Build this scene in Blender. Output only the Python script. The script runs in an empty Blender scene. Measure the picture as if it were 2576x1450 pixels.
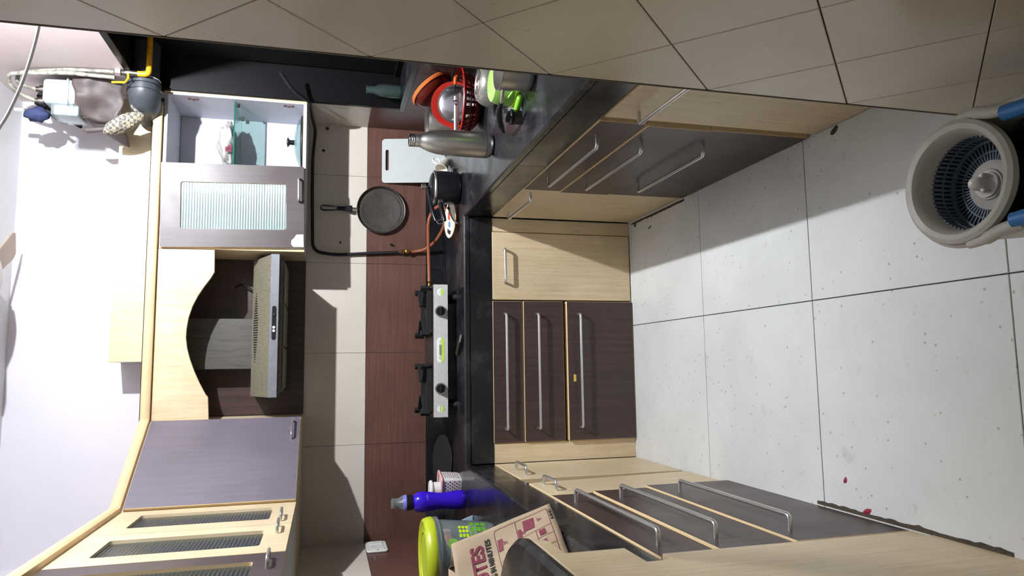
import bpy, bmesh, math, random
from mathutils import Vector, Matrix, noise
random.seed(7)
scene = bpy.context.scene
COL = scene.collection
R = math.radians

# ------------------------------------------------------------------ camera (the photo is a portrait shot stored on its side)
yaw, pitch, roll = R(6.5549), R(14.8735), R(0.9028)
fw = Vector((math.sin(yaw)*math.cos(pitch), math.cos(yaw)*math.cos(pitch), -math.sin(pitch)))
rt0 = Vector((math.cos(yaw), -math.sin(yaw), 0)); up0 = rt0.cross(fw)
rt = rt0*math.cos(roll) + up0*math.sin(roll); up = -rt0*math.sin(roll) + up0*math.cos(roll)
cd = bpy.data.cameras.new('camera'); cam = bpy.data.objects.new('camera', cd); COL.objects.link(cam)
cd.sensor_width = 36; cd.lens = 1760.17*36/2576; cd.clip_start = .02
m = Matrix((-up, rt, -fw)).transposed().to_4x4(); m.translation = Vector((-0.0894, -3.8775, 1.4938))
cam.matrix_world = m
scene.camera = cam

# ------------------------------------------------------------------ world, lights, exposure
w = bpy.data.worlds.new('world'); scene.world = w; w.use_nodes = True
bg = w.node_tree.nodes['Background']; bg.inputs[0].default_value = (1.0, .95, .86, 1); bg.inputs[1].default_value = .32
BULB = (1.168, -1.80, 2.60)
BULB_STRENGTH = 23000
vs = scene.view_settings; vs.view_transform = 'Standard'; vs.look = 'None'; vs.gamma = 1; vs.use_curve_mapping = False; vs.exposure = 0.0

# ------------------------------------------------------------------ materials
MATS = {}
def nodes(name):
    mt = bpy.data.materials.new(name); mt.use_nodes = True; nt = mt.node_tree
    MATS[name] = mt
    return mt, nt, nt.nodes['Principled BSDF']
def srgb(c):
    if isinstance(c, str): c = [int(c[i:i+2], 16)/255 for i in (0, 2, 4)]
    return tuple((x/12.92 if x <= .04045 else ((x+.055)/1.055)**2.4) for x in c) + (1,)
def ramp(nt, src, stops):
    r = nt.nodes.new('ShaderNodeValToRGB'); e = r.color_ramp.elements
    for i, (p, c) in enumerate(stops):
        x = e[i] if i < 2 else e.new(p)
        x.position = p; x.color = srgb(c) if isinstance(c, str) else (c, c, c, 1)
    nt.links.new(src, r.inputs[0]); return r.outputs[0]
def tex(nt, kind, scale, coord='Object', stretch=(1, 1, 1), detail=4, rough=.6):
    tc = nt.nodes.new('ShaderNodeTexCoord') if coord != 'World' else nt.nodes.new('ShaderNodeNewGeometry')
    mp = nt.nodes.new('ShaderNodeMapping'); mp.inputs['Scale'].default_value = stretch
    nt.links.new(tc.outputs['Position' if coord == 'World' else coord], mp.inputs[0])
    t = nt.nodes.new({'noise': 'ShaderNodeTexNoise', 'voronoi': 'ShaderNodeTexVoronoi', 'wave': 'ShaderNodeTexWave', 'checker': 'ShaderNodeTexChecker'}[kind])
    nt.links.new(mp.outputs[0], t.inputs['Vector']); t.inputs['Scale'].default_value = scale
    if kind == 'noise': t.inputs['Detail'].default_value = detail; t.inputs['Roughness'].default_value = rough
    return t
def mixc(nt, fac, a, b, mode='MIX'):
    mx = nt.nodes.new('ShaderNodeMix'); mx.data_type = 'RGBA'; mx.blend_type = mode
    for s, v in ((0, fac), (6, a), (7, b)):
        if hasattr(v, 'is_output'): nt.links.new(v, mx.inputs[s])
        elif s == 0: mx.inputs[0].default_value = v
        else: mx.inputs[s].default_value = srgb(v) if isinstance(v, str) else v
    return mx.outputs[2]
def bump(nt, b, h, strength, dist=.002):
    bp = nt.nodes.new('ShaderNodeBump'); bp.inputs['Strength'].default_value = strength; bp.inputs['Distance'].default_value = dist
    nt.links.new(h, bp.inputs['Height']); nt.links.new(bp.outputs[0], b.inputs['Normal'])
def plain(name, col, rough=.5, metal=0, bumpamt=0, var=.0, scale=40, spec=.5, coat=0, trans=0, ior=1.45, alpha=1):
    mt, nt, b = nodes(name)
    b.inputs['Base Color'].default_value = srgb(col); b.inputs['Roughness'].default_value = rough; b.inputs['Metallic'].default_value = metal
    b.inputs['Specular IOR Level'].default_value = spec; b.inputs['Coat Weight'].default_value = coat
    b.inputs['Transmission Weight'].default_value = trans; b.inputs['IOR'].default_value = ior
    if var or bumpamt:
        n = tex(nt, 'noise', scale)
        if var:
            c = srgb(col); lo = tuple(x*(1-var) for x in c[:3])+(1,)
            nt.links.new(mixc(nt, ramp(nt, n.outputs[0], [(.35, 0.), (.65, 1.)]), lo, c), b.inputs['Base Color'])
        if bumpamt: bump(nt, b, n.outputs[0], bumpamt)
    return mt
def wood(name, base, streak, dark, rough, axis='z', coat=0, contrast=.5, fine=1.0, spec=.5):
    mt, nt, b = nodes(name)
    st = {'z': (70*fine, 70*fine, 3), 'x': (3, 70*fine, 70*fine), 'y': (70*fine, 3, 70*fine)}[axis]
    n1 = tex(nt, 'noise', 1, 'World', st, 6, .7)
    n2 = tex(nt, 'noise', 1, 'World', tuple(x*3 for x in st), 3, .6)
    c = mixc(nt, ramp(nt, n1.outputs[0], [(.38, 0.), (.62, 1.)]), streak, base)
    c = mixc(nt, ramp(nt, n2.outputs[0], [(.30, contrast), (.40, 0.)]), c, dark)
    n3 = tex(nt, 'noise', 3, 'World')
    c = mixc(nt, ramp(nt, n3.outputs[0], [(.4, .25), (.7, 0.)]), c, dark)
    nt.links.new(c, b.inputs['Base Color'])
    b.inputs['Roughness'].default_value = rough; b.inputs['Coat Weight'].default_value = coat; b.inputs['Specular IOR Level'].default_value = spec
    nt.links.new(ramp(nt, n3.outputs[0], [(.3, rough*.85), (.7, min(1, rough*1.2))]), b.inputs['Roughness'])
    bump(nt, b, n1.outputs[0], .06, .001)
    return mt
cream = wood('cream_laminate', 'E0CFAE', 'D3BF9A', '8C7656', .42, contrast=.35)
wenge = wood('wenge_laminate', '4A3835', '3A2B29', '241A19', .38, contrast=.5)
wengeg = wood('wenge_glare', '625B68', '5A5360', '463F49', .50, contrast=.25, spec=1.0)  # bluish glare on the corner door is mixed into this base colour
wood('wenge_door', '473B3D', '3C3133', '2A2223', .45, contrast=.4, spec=.7)
wtile = wood('brown_tile', '6E4D42', '563B33', '3A2723', .35, 'x', contrast=.35, fine=2.2)
cream_edge = plain('cream_edging', 'DEC69A', .45)
plain('white_interior', 'C9C8D3', .45, var=.06, scale=5)
plain('chrome', 'D6D6D6', .26, .85)
plain('brushed_steel', 'DAD8D5', .32, 1, bumpamt=.15, scale=300)
plain('polished_steel', 'D2D2D6', .16, 1)
plain('stove_steel', 'DCDBDA', .42, .25, var=.12, scale=60)
plain('dark_steel', '6E6964', .4, 1, var=.3, scale=40)
plain('black_plastic', '15161B', .3)
plain('black_iron', '141416', .75, bumpamt=.9, var=.3, scale=90)
plain('black_rubber', '17181A', .5)
plain('cornice_wood', 'D9BE94', .45, var=.12, scale=8)
plain('black_gap', '060606', .8)
plain('lime', 'AEBB26', .35)
plain('green_plastic', '8DB85C', .35)
plain('bright_green', '74BC2A', .3)
plain('red_plastic', '8E1B12', .28)
plain('orange_plastic', 'B9602A', .3)
plain('maroon_body', '55150F', .3)
plain('white_plastic', 'EDEAE6', .4)
plain('board_plastic', 'B4BABA', .55, var=.03, scale=20)
plain('pink_plastic', 'D9A3A3', .4)
plain('purple_plastic', '3317B8', .22)
plain('lilac_plastic', '7A6BE8', .35)
plain('clear_plastic', 'E8ECEF', .08, trans=.0, alpha=1)
plain('hose_orange', '8C5034', .5, var=.15, scale=60)
plain('brass', 'B08A3E', .35, 1, var=.4, scale=80)
plain('yellow_pipe', 'D99A1A', .4, var=.25, scale=60)
plain('meter_grey', '9AA4AA', .4, var=.1, scale=15)
plain('grey_cover', '4A4140', .6, var=.15, scale=12)
plain('pvc_grey', '3A3F45', .42, var=.3, scale=10)
plain('old_pipe', '98978A', .5, var=.7, scale=40)
plain('navy_cloth', '232C4E', .8)
plain('fan_brown', 'A08C73', .4, var=.1, scale=10)
plain('cable_white', 'D8D8D8', .45)
plain('mop_grey', 'BDBBB4', .4, var=.08, scale=20)
plain('mop_slate', '5C6B7C', .4)
plain('mop_dark', '16181C', .5)
plain('mop_blue', '2E6FB0', .4)
plain('rust', '6A4A35', .7, 0, .5, .5, 200)
plain('switch_white', 'E6E7E3', .35)
plain('ceramic', 'EFE9DC', .2, coat=.3)
plain('orange_print', 'D2543C', .4)
plain('blue_print', '5E8FC2', .4)
plain('maroon_print', '6E2036', .7)
plain('black_print', '141414', .7)
plain('green_print', '5C9E2E', .4)
plain('lime_print', 'BEDD18', .4)
plain('label_white', 'F2F6F2', .35)
plain('label_green', 'BFE35A', .35)
plain('scrap_white', 'D2D0CE', .6)
plain('toy_orange', 'E0864A', .4); plain('toy_blue', '3E76B4', .4); plain('toy_purple', '74689A', .4); plain('toy_green', '7EB54A', .4); plain('toy_pink', 'D9A08C', .4)
plain('bag_white', 'A3A1A0', .5)
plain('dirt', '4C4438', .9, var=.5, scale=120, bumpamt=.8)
plain('leaf_green', '4C5A34', .6); plain('petal', '8E2340', .6)
plain('pale_blue', 'A9C4D6', .4)
plain('yellow_pack', 'D9C25A', .5)
plain('tile_joint', '5E574C', .9)
plain('floor_joint', '6E6C68', .9)
plain('window_black', '050608', .4, var=.2, scale=3, spec=.2)
plain('shaft_dark', '08090B', .8)
plain('rubber_feet', '1B1B1B', .6)

def paint(name, a, b_, mark):
    mt, nt, b = nodes(name)
    n = tex(nt, 'noise', 1.6, 'World', detail=6); n2 = tex(nt, 'noise', 9, 'World', detail=6)
    c = mixc(nt, ramp(nt, n.outputs[0], [(.35, 0.), (.7, 1.)]), a, b_)
    c = mixc(nt, ramp(nt, n2.outputs[0], [(.70, 0.), (.78, .35)]), c, mark)
    nt.links.new(c, b.inputs['Base Color']); b.inputs['Roughness'].default_value = .55
    bump(nt, b, n2.outputs[0], .12)
paint('wall_paint', 'D0CDD4', 'C8C5CE', 'A29DA4')
paint('pink_paint', 'CDBFBC', 'BFB0AE', '9A9090')
paint('ceiling_paint', 'C9C9CC', 'BFBFC2', 'A0A0A4')

def tilemat(name, a, b_, dirt, rough, amount=.3, speck=0.):
    mt, nt, b = nodes(name)
    n = tex(nt, 'noise', 2.2, 'World', detail=6); n2 = tex(nt, 'noise', 55, 'World', detail=3)
    c = mixc(nt, ramp(nt, n.outputs[0], [(.35, 0.), (.65, 1.)]), a, b_)
    c = mixc(nt, ramp(nt, n2.outputs[0], [(.66, 0.), (.74, amount)]), c, dirt)
    if speck:
        v = tex(nt, 'voronoi', 26, 'World'); n4 = tex(nt, 'noise', 5, 'World', detail=5)
        sp = ramp(nt, v.outputs['Distance'], [(.07, speck), (.12, 0.)])
        c = mixc(nt, sp, c, '6A6154')
        c = mixc(nt, ramp(nt, n4.outputs[0], [(.64, 0.), (.72, .45)]), c, '9A9488')
        v2 = tex(nt, 'noise', 14, 'World', detail=8, rough=.75)
        c = mixc(nt, ramp(nt, v2.outputs[0], [(.63, 0.), (.70, .5)]), c, '8A806E')
    nt.links.new(c, b.inputs['Base Color'])
    nt.links.new(ramp(nt, n.outputs[0], [(.3, rough), (.7, rough*1.5)]), b.inputs['Roughness'])
tilemat('cream_tile', 'D6CFC4', 'CEC6BA', '9E9484', .3, .3)
tilemat('beige_tile', 'CFC6B2', 'C3B9A2', '7F745F', .16, .3)
tilemat('floor_tile', 'D3D5D4', 'C6C8C6', '8C8578', .3, .35, .55)

def granite():
    mt, nt, b = nodes('black_granite')
    v = tex(nt, 'voronoi', 170, 'World'); n = tex(nt, 'noise', 420, 'World', detail=2); n3 = tex(nt, 'noise', 5, 'World', detail=6)
    c = mixc(nt, ramp(nt, v.outputs['Distance'], [(.08, .5), (.16, 0.)]), '17181B', '4E5258')
    c = mixc(nt, ramp(nt, n.outputs[0], [(.66, 0.), (.72, .8)]), c, '6C6E74')
    c = mixc(nt, ramp(nt, n3.outputs[0], [(.5, 0.), (.72, .18)]), c, '6A6C70')
    nt.links.new(c, b.inputs['Base Color'])
    nt.links.new(ramp(nt, n3.outputs[0], [(.35, .14), (.7, .34)]), b.inputs['Roughness'])
    b.inputs['Specular IOR Level'].default_value = .5
granite()
def hoodmat(name, a, spot, b_, sc, lo, hi, stretch=(1, 1, 1)):
    mt, nt, b = nodes(name)
    n = tex(nt, 'noise', sc, 'World', stretch, detail=4, rough=.6); v = tex(nt, 'noise', 7, 'World')
    c = mixc(nt, ramp(nt, n.outputs[0], [(lo, 0.), (hi, .85)]), a, spot)
    c = mixc(nt, ramp(nt, v.outputs[0], [(.4, 0.), (.7, .4)]), c, b_)
    nt.links.new(c, b.inputs['Base Color']); b.inputs['Metallic'].default_value = .3; b.inputs['Roughness'].default_value = .45
hoodmat('hood_metal', '8A8472', '332A1C', '726C5C', 150, .55, .61)
hoodmat('duct_metal', '54524D', '3A3733', '45433E', 1, .5, .75, (90, 90, 8))
plain('lip_metal', '8C8F96', .4, .5, var=.15, scale=30)
def kraft():
    mt, nt, b = nodes('kraft_paper')
    n = tex(nt, 'noise', 160, detail=4); n2 = tex(nt, 'noise', 14, detail=5)
    c = mixc(nt, n.outputs[0], '93816A', 'A8957B'); c = mixc(nt, ramp(nt, n2.outputs[0], [(.5, 0.), (.7, .35)]), c, '967F66')
    nt.links.new(c, b.inputs['Base Color']); b.inputs['Roughness'].default_value = .8
    bump(nt, b, n2.outputs[0], .5, .004)
kraft()
def thin_glass(name, tint, rough, flutes=0, axis='X', white=0., refl=.12):
    mt = bpy.data.materials.new(name); mt.use_nodes = True; nt = mt.node_tree; MATS[name] = mt
    nt.nodes.remove(nt.nodes['Principled BSDF']); out = nt.nodes['Material Output']
    tr = nt.nodes.new('ShaderNodeBsdfTransparent'); tr.inputs[0].default_value = srgb(tint)
    gl = nt.nodes.new('ShaderNodeBsdfGlossy'); gl.inputs['Roughness'].default_value = rough
    df = nt.nodes.new('ShaderNodeBsdfDiffuse'); df.inputs[0].default_value = srgb('B4C2C3')
    m1 = nt.nodes.new('ShaderNodeMixShader'); m2 = nt.nodes.new('ShaderNodeMixShader')
    m1.inputs[0].default_value = white; nt.links.new(tr.outputs[0], m1.inputs[1]); nt.links.new(df.outputs[0], m1.inputs[2])
    fr = nt.nodes.new('ShaderNodeLayerWeight'); fr.inputs[0].default_value = .5
    pw = nt.nodes.new('ShaderNodeMath'); pw.operation = 'POWER'; pw.inputs[1].default_value = 4; nt.links.new(fr.outputs['Facing'], pw.inputs[0])
    ad = nt.nodes.new('ShaderNodeMath'); ad.operation = 'MULTIPLY_ADD'; ad.inputs[1].default_value = .6; ad.inputs[2].default_value = refl*.5; nt.links.new(pw.outputs[0], ad.inputs[0])
    nt.links.new(ad.outputs[0], m2.inputs[0]); nt.links.new(m1.outputs[0], m2.inputs[1]); nt.links.new(gl.outputs[0], m2.inputs[2])
    if flutes:
        wv = tex(nt, 'wave', flutes, 'World'); wv.bands_direction = axis; wv.inputs['Distortion'].default_value = 0
        bp = nt.nodes.new('ShaderNodeBump'); bp.inputs['Strength'].default_value = 1; bp.inputs['Distance'].default_value = .0012
        nt.links.new(wv.outputs['Fac'], bp.inputs['Height'])
        for s in (gl, df): nt.links.new(bp.outputs[0], s.inputs['Normal'])
        nt.links.new(bp.outputs[0], fr.inputs['Normal'])
        rr = ramp(nt, wv.outputs['Fac'], [(.0, white*.6), (1., min(1, white*1.4))]); nt.links.new(rr, m1.inputs[0])
    nt.links.new(m2.outputs[0], out.inputs[0])
thin_glass('fluted_glass', 'DCE8E8', .12, 26, 'Z', .42, .1)
thin_glass('fluted_glass_side', '9AA8AA', .15, 26, 'Z', .07, .10)
thin_glass('clear_glass', 'D4E8E2', .03, 0, 'X', .04, .06)
thin_glass('clear_tub', 'F4F7F8', .08, 0, 'X', .20, .06)
thin_glass('bottle_glass', '5A6066', .30, 0, 'X', .01, .02)
plain('night_granite', '07080A', .4, var=.3, scale=60, spec=.3)
plain('glass_edge', '1F5C50', .15)
def checker():
    mt, nt, b = nodes('checked_cloth')
    t = tex(nt, 'checker', 70); t2 = tex(nt, 'checker', 140)
    t.inputs[1].default_value = srgb('2A3040'); t.inputs[2].default_value = srgb('A0957A')
    t2.inputs[1].default_value = srgb('A0957A'); t2.inputs[2].default_value = srgb('5A5A5A')
    nt.links.new(mixc(nt, .35, t.outputs[0], t2.outputs[0]), b.inputs['Base Color']); b.inputs['Roughness'].default_value = .9
checker()
def speckled():
    mt, nt, b = nodes('speckled_nonstick')
    v = tex(nt, 'voronoi', 110)
    c = mixc(nt, ramp(nt, v.outputs['Distance'], [(.10, 1.), (.16, 0.)]), '6E6C66', 'D8D6C8')
    nt.links.new(c, b.inputs['Base Color']); b.inputs['Roughness'].default_value = .35; b.inputs['Metallic'].default_value = .3
speckled()
def panmat():
    mt, nt, b = nodes('nonstick_pan')
    n = tex(nt, 'noise', 180); n2 = tex(nt, 'noise', 12)
    c = mixc(nt, ramp(nt, n.outputs[0], [(.4, 0.), (.7, 1.)]), '26231F', '403B36')
    c = mixc(nt, ramp(nt, n2.outputs[0], [(.45, 0.), (.7, .5)]), c, '4C463F')
    nt.links.new(c, b.inputs['Base Color']); b.inputs['Roughness'].default_value = .55
panmat()
def emit(name, col, s):
    mt = bpy.data.materials.new(name); mt.use_nodes = True; nt = mt.node_tree; MATS[name] = mt
    nt.nodes.remove(nt.nodes['Principled BSDF']); e = nt.nodes.new('ShaderNodeEmission'); e.inputs[0].default_value = col; e.inputs[1].default_value = s
    nt.links.new(e.outputs[0], nt.nodes['Material Output'].inputs[0])
emit('bulb_light', (.93, .96, 1, 1), BULB_STRENGTH)

# ------------------------------------------------------------------ helpers: every mesh is given in world metres and stored relative to its thing's base
ORG = {}
def org(o):
    return ORG.get(o.name, Vector((0, 0, 0))) if o else Vector((0, 0, 0))
def thing(name, label, cat, loc, group=None):
    o = bpy.data.objects.new(name, None); COL.objects.link(o); o.location = loc; o.empty_display_size = .05
    o['label'] = label; o['category'] = cat
    if group: o['group'] = group
    ORG[o.name] = Vector(loc); return o
def finish(name, bm, mat, parent=None, at=None, smooth=False, label=None, cat=None, kind=None, group=None, mats=None):
    bmesh.ops.recalc_face_normals(bm, faces=bm.faces)
    me = bpy.data.meshes.new(name)
    base = org(parent) if parent is not None else Vector(at if at is not None else (0, 0, 0))
    bmesh.ops.translate(bm, verts=bm.verts, vec=-base)
    bm.to_mesh(me); bm.free()
    for mm in (mats or [mat]): me.materials.append(MATS[mm])
    if smooth:
        for p in me.polygons: p.use_smooth = True
        if smooth != 'all': me.set_sharp_from_angle(angle=R(38))
    o = bpy.data.objects.new(name, me); COL.objects.link(o)
    if parent is not None: o.parent = parent
    else: o.location = base
    ORG[o.name] = base
    if label: o['label'] = label
    if cat: o['category'] = cat
    if kind: o['kind'] = kind
    if group: o['group'] = group
    return o
def add_box(bm, x0, x1, y0, y1, z0, z1, bev=0, seg=1, M=None):
    r = bmesh.ops.create_cube(bm, size=1); vs_ = r['verts']
    for v in vs_:
        v.co = Vector(((x0+x1)/2+v.co.x*(x1-x0), (y0+y1)/2+v.co.y*(y1-y0), (z0+z1)/2+v.co.z*(z1-z0)))
    if bev:
        es = list({e for v in vs_ for e in v.link_edges})
        g = bmesh.ops.bevel(bm, geom=es, offset=bev, segments=seg, affect='EDGES', profile=.5)
        vs_ = list(set(v for f in g['faces'] for v in f.verts) | set(v for v in vs_ if v.is_valid))
    if M is not None: bmesh.ops.transform(bm, matrix=M, verts=vs_)
def box(name, b, mat, parent=None, bev=.0015, seg=1, M=None, smooth=False, **k):
    bm = bmesh.new(); add_box(bm, *b, bev=bev, seg=seg, M=M); return finish(name, bm, mat, parent, smooth=smooth, **k)
def front_box(name, b, face, edge, axis, parent, bev=.0012, **k):
    """box whose face towards `axis` has material `face`, the rest `edge` (edge banding)"""
    bm = bmesh.new(); add_box(bm, *b, bev=bev); bmesh.ops.recalc_face_normals(bm, faces=bm.faces); ax = Vector(axis)
    for f in bm.faces: f.material_index = 0 if f.normal.dot(ax) > .95 else 1
    return finish(name, bm, None, parent, mats=[face, edge], **k)
def prism(name, poly, axis, a, b, mat, parent=None, holes=None, bev=0, mats=None, facedir=None, M=None, **k):
    """extrude a 2-D polygon: axis 'y' -> poly (x,z); 'x' -> poly (y,z); 'z' -> poly (x,y)"""
    bm = bmesh.new()
    def co(p, t):
        return {'y': Vector((p[0], t, p[1])), 'x': Vector((t, p[0], p[1])), 'z': Vector((p[0], p[1], t))}[axis]
    loops = [poly]+(holes or [])
    edges = []
    for lp in loops:
        vsx = [bm.verts.new(co(p, a)) for p in lp]
        edges += [bm.edges.new((vsx[i], vsx[(i+1) % len(vsx)])) for i in range(len(vsx))]
    if holes: bmesh.ops.triangle_fill(bm, edges=edges, use_beauty=True, use_dissolve=False)
    else: bm.faces.new([v for v in bm.verts])
    g = bmesh.ops.extrude_face_region(bm, geom=list(bm.faces))
    bmesh.ops.translate(bm, verts=[v for v in g['geom'] if isinstance(v, bmesh.types.BMVert)], vec=co((0, 0), b)-co((0, 0), a))
    if bev:
        bmesh.ops.recalc_face_normals(bm, faces=bm.faces)
        es = [e for e in bm.edges if len(e.link_faces) == 2 and e.calc_face_angle() > .6]
        bmesh.ops.bevel(bm, geom=es, offset=bev, segments=1, affect='EDGES')
    if M is not None: bmesh.ops.transform(bm, matrix=M, verts=bm.verts)
    if facedir is not None:
        bmesh.ops.recalc_face_normals(bm, faces=bm.faces)
        for f in bm.faces: f.material_index = 0 if f.normal.dot(Vector(facedir)) > .95 else 1
    return finish(name, bm, mat, parent, mats=mats, **k)
def rrect(x0, x1, z0, z1, r, n=4):
    out = []
    for cx, cz, a0 in ((x1-r, z1-r, 0), (x0+r, z1-r, 90), (x0+r, z0+r, 180), (x1-r, z0+r, 270)):
        for i in range(n+1):
            a = R(a0+90*i/n); out.append((cx+r*math.cos(a), cz+r*math.sin(a)))
    return out
def add_lathe(bm, prof, seg=40, M=None, ang=360):
    rows = []
    full = ang >= 360; n = seg if full else seg+1
    for (r, z) in prof:
        if r < 1e-6: rows.append([bm.verts.new((0, 0, z))])
        else: rows.append([bm.verts.new((r*math.cos(R(ang)*i/seg), r*math.sin(R(ang)*i/seg), z)) for i in range(n)])
    new = [v for row in rows for v in row]
    for a, b in zip(rows, rows[1:]):
        for i in range(seg):
            j = (i+1) % n
            q = []
            for v in (a[i % len(a)], a[j % len(a)], b[j % len(b)], b[i % len(b)]):
                if v not in q: q.append(v)
            if len(q) >= 3:
                try: bm.faces.new(q)
                except ValueError: pass
    if M is not None: bmesh.ops.transform(bm, matrix=M, verts=new)
    return new
def lathe(name, prof, mat, parent=None, loc=(0, 0, 0), seg=40, M=None, smooth=True, **k):
    bm = bmesh.new(); T = Matrix.Translation(loc)
    add_lathe(bm, prof, seg, T @ M if M is not None else T)
    return finish(name, bm, mat, parent, smooth=smooth, **k)
def fillet(pts, r, n=5):
    pts = [Vector(p) for p in pts]; out = [pts[0]]
    for a, b, c in zip(pts, pts[1:], pts[2:]):
        d0 = (a-b); d1 = (c-b); rr = min(r, d0.length*.49, d1.length*.49)
        p0 = b+d0.normalized()*rr; p1 = b+d1.normalized()*rr
        for i in range(n+1):
            t = i/n; out.append(p0*(1-t)**2+b*2*t*(1-t)+p1*t*t)
    out.append(pts[-1]); return out
def smooth_path(pts, n=6):
    P = [Vector(p) for p in pts]; P = [P[0]*2-P[1]]+P+[P[-1]*2-P[-2]]; out = []
    for i in range(1, len(P)-2):
        for j in range(n):
            t = j/n; a, b, c, d = P[i-1:i+3]
            out.append(.5*((2*b)+(c-a)*t+(2*a-5*b+4*c-d)*t*t+(3*b-a-3*c+d)*t**3))
    out.append(P[-2]); return out
def add_tube(bm, pts, r, seg=10, cap=True, flat=1.0, upv=None):
    pts = [Vector(p) for p in pts]; rr = r if isinstance(r, (list, tuple)) else [r]*len(pts)
    t0 = (pts[1]-pts[0]).normalized()
    nrm = Vector(upv) if upv else (Vector((0, 0, 1)) if abs(t0.z) < .9 else Vector((1, 0, 0)))
    nrm = (nrm-t0*nrm.dot(t0)).normalized(); rings = []
    for i, p in enumerate(pts):
        t = (pts[min(i+1, len(pts)-1)]-pts[max(i-1, 0)])
        t = t.normalized() if t.length > 1e-9 else t0
        nrm = (nrm-t*nrm.dot(t)); nrm = nrm.normalized() if nrm.length > 1e-6 else t.orthogonal().normalized()
        bn = t.cross(nrm)
        rings.append([bm.verts.new(p+nrm*math.cos(2*math.pi*k/seg)*rr[i]+bn*math.sin(2*math.pi*k/seg)*rr[i]*flat) for k in range(seg)])
    for a, b in zip(rings, rings[1:]):
        for k in range(seg): bm.faces.new((a[k], a[(k+1) % seg], b[(k+1) % seg], b[k]))
    if cap: bm.faces.new(rings[0][::-1]); bm.faces.new(rings[-1])
def tube(name, pts, r, mat, parent=None, seg=10, smooth='all', flat=1.0, upv=None, **k):
    bm = bmesh.new(); add_tube(bm, pts, r, seg, True, flat, upv); return finish(name, bm, mat, parent, smooth=True, **k)
def handle(parent, a, b, n, proj=.036, r=.0062, mat='chrome'):
    a, b, n = Vector(a), Vector(b), Vector(n)
    return tube('handle', fillet([a, a+n*proj, b+n*proj, b], .014), r, mat, parent, 10, label='chrome bow handle')
def sheet(name, fn, nu, nv, mat, parent=None, thick=.001, **k):
    bm = bmesh.new(); g = [[bm.verts.new(fn(i/nu, j/nv)) for j in range(nv+1)] for i in range(nu+1)]
    for i in range(nu):
        for j in range(nv): bm.faces.new((g[i][j], g[i+1][j], g[i+1][j+1], g[i][j+1]))
    o = finish(name, bm, mat, parent, smooth='all', **k)
    s = o.modifiers.new('thickness', 'SOLIDIFY'); s.thickness = thick; s.offset = 0
    return o
def text_mesh(txt, size, bold=0.0):
    cu = bpy.data.curves.new('t', 'FONT'); cu.body = txt; cu.size = size; cu.offset = bold; cu.resolution_u = 3
    o = bpy.data.objects.new('t', cu); COL.objects.link(o); bpy.context.view_layer.update()
    me = bpy.data.meshes.new_from_object(o.evaluated_get(bpy.context.evaluated_depsgraph_get()))
    bpy.data.objects.remove(o); bpy.data.curves.remove(cu); return me
def lettering(name, txt, size, fn, mat, parent, bold=0.0, **k):
    """flat letters mapped through fn(x, y) -> world point"""
    me = text_mesh(txt, size, bold); bm = bmesh.new(); bm.from_mesh(me); bpy.data.meshes.remove(me)
    if size > .012:
        bmesh.ops.triangulate(bm, faces=bm.faces); bmesh.ops.subdivide_edges(bm, edges=bm.edges, cuts=2, use_grid_fill=True)
    for v in bm.verts: v.co = fn(v.co.x, v.co.y)
    return finish(name, bm, mat, parent, **k)
def structure(o): o['kind'] = 'structure'; return o

# ------------------------------------------------------------------ the setting
XL, XR = -1.004, 1.2547
ZC = .86
CEIL = 2.97
floor = structure(box('floor', (-3.0, 1.30, -5.2, .02, -.12, -.008), 'floor_joint', bev=0))
W = .666; g_ = .0016
tile_me = None
for ix in range(-2, 3):
    for iy in range(0, 7):
        x0 = .103+ix*W; y1 = -.65-iy*W
        x1 = min(x0+W, XR); a0 = x0
        y0 = max(y1-W, -5.1)
        if a0 > XR-.05: continue
        b = (a0+g_, x1-g_, y0+g_, y1-g_, -.008, 0)
        full = abs(x1-x0-W) < 1e-6 and abs(y1-y0-W) < 1e-6
        if full and tile_me:
            o = bpy.data.objects.new('floor_tile', tile_me); COL.objects.link(o); o.parent = floor
            o.location = (x0-tile_o[0], y1-tile_o[1], 0); continue
        o = box('floor_tile', b, 'floor_tile', floor, bev=.001)
        if full and not tile_me: tile_me = o.data; tile_o = (x0, y1)
for ix in range(-2, 3):
    x0 = .103+ix*W; x1 = min(x0+W, XR)
    if x0 < XR-.05: box('floor_tile', (x0+g_, x1-g_, -.65+g_, -.005, -.008, 0), 'floor_tile', floor, bev=.001)

# back wall with its painted upper part, tile rows and granite upstand
wb = structure(box('wall_back', (XL-.15, XR+.25, 0, .12, 0, CEIL), 'wall_paint', bev=0))
TW, TH, Z1 = .4869, .3275, 1.282
xe = [XR, .9642, .4773, -.0096, -.4965, XL]
for k in range(5):
    box('cream_tile', (xe[k+1]+.0008, xe[k]-.0008, -.007, .001, Z1+.0008, Z1+TH), 'cream_tile', wb, bev=.0008)
    box('brown_tile', (xe[k+1]+.0008, xe[k]-.0008, -.007, .001, .9545+.0008, Z1-.0008), 'brown_tile', wb, bev=.0008)
for x0, x1 in ((.45, XR), (-.35, .449), (XL, -.351)):
    box('granite_upstand', (x0+.0006, x1-.0006, -.012, .001, ZC, .954), 'black_granite', wb, bev=.0012)
wl = structure(box('wall_left', (XL-.12, XL, -2.42, 0, 0, CEIL), 'wall_paint', bev=0))
ye = [0, -.40, -.887, -1.374, -1.861, -2.40]
for k in range(5):
    box('cream_tile', (XL-.001, XL+.007, ye[k+1]+.0008, ye[k]-.0078*(k == 0)-.0008, Z1+.0008, Z1+TH), 'cream_tile', wl, bev=.0008)
    box('brown_tile', (XL-.001, XL+.007, ye[k+1]+.0008, ye[k]-.0078*(k == 0)-.0008, .9545+.0008, Z1-.0008), 'brown_tile', wl, bev=.0008)
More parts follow.
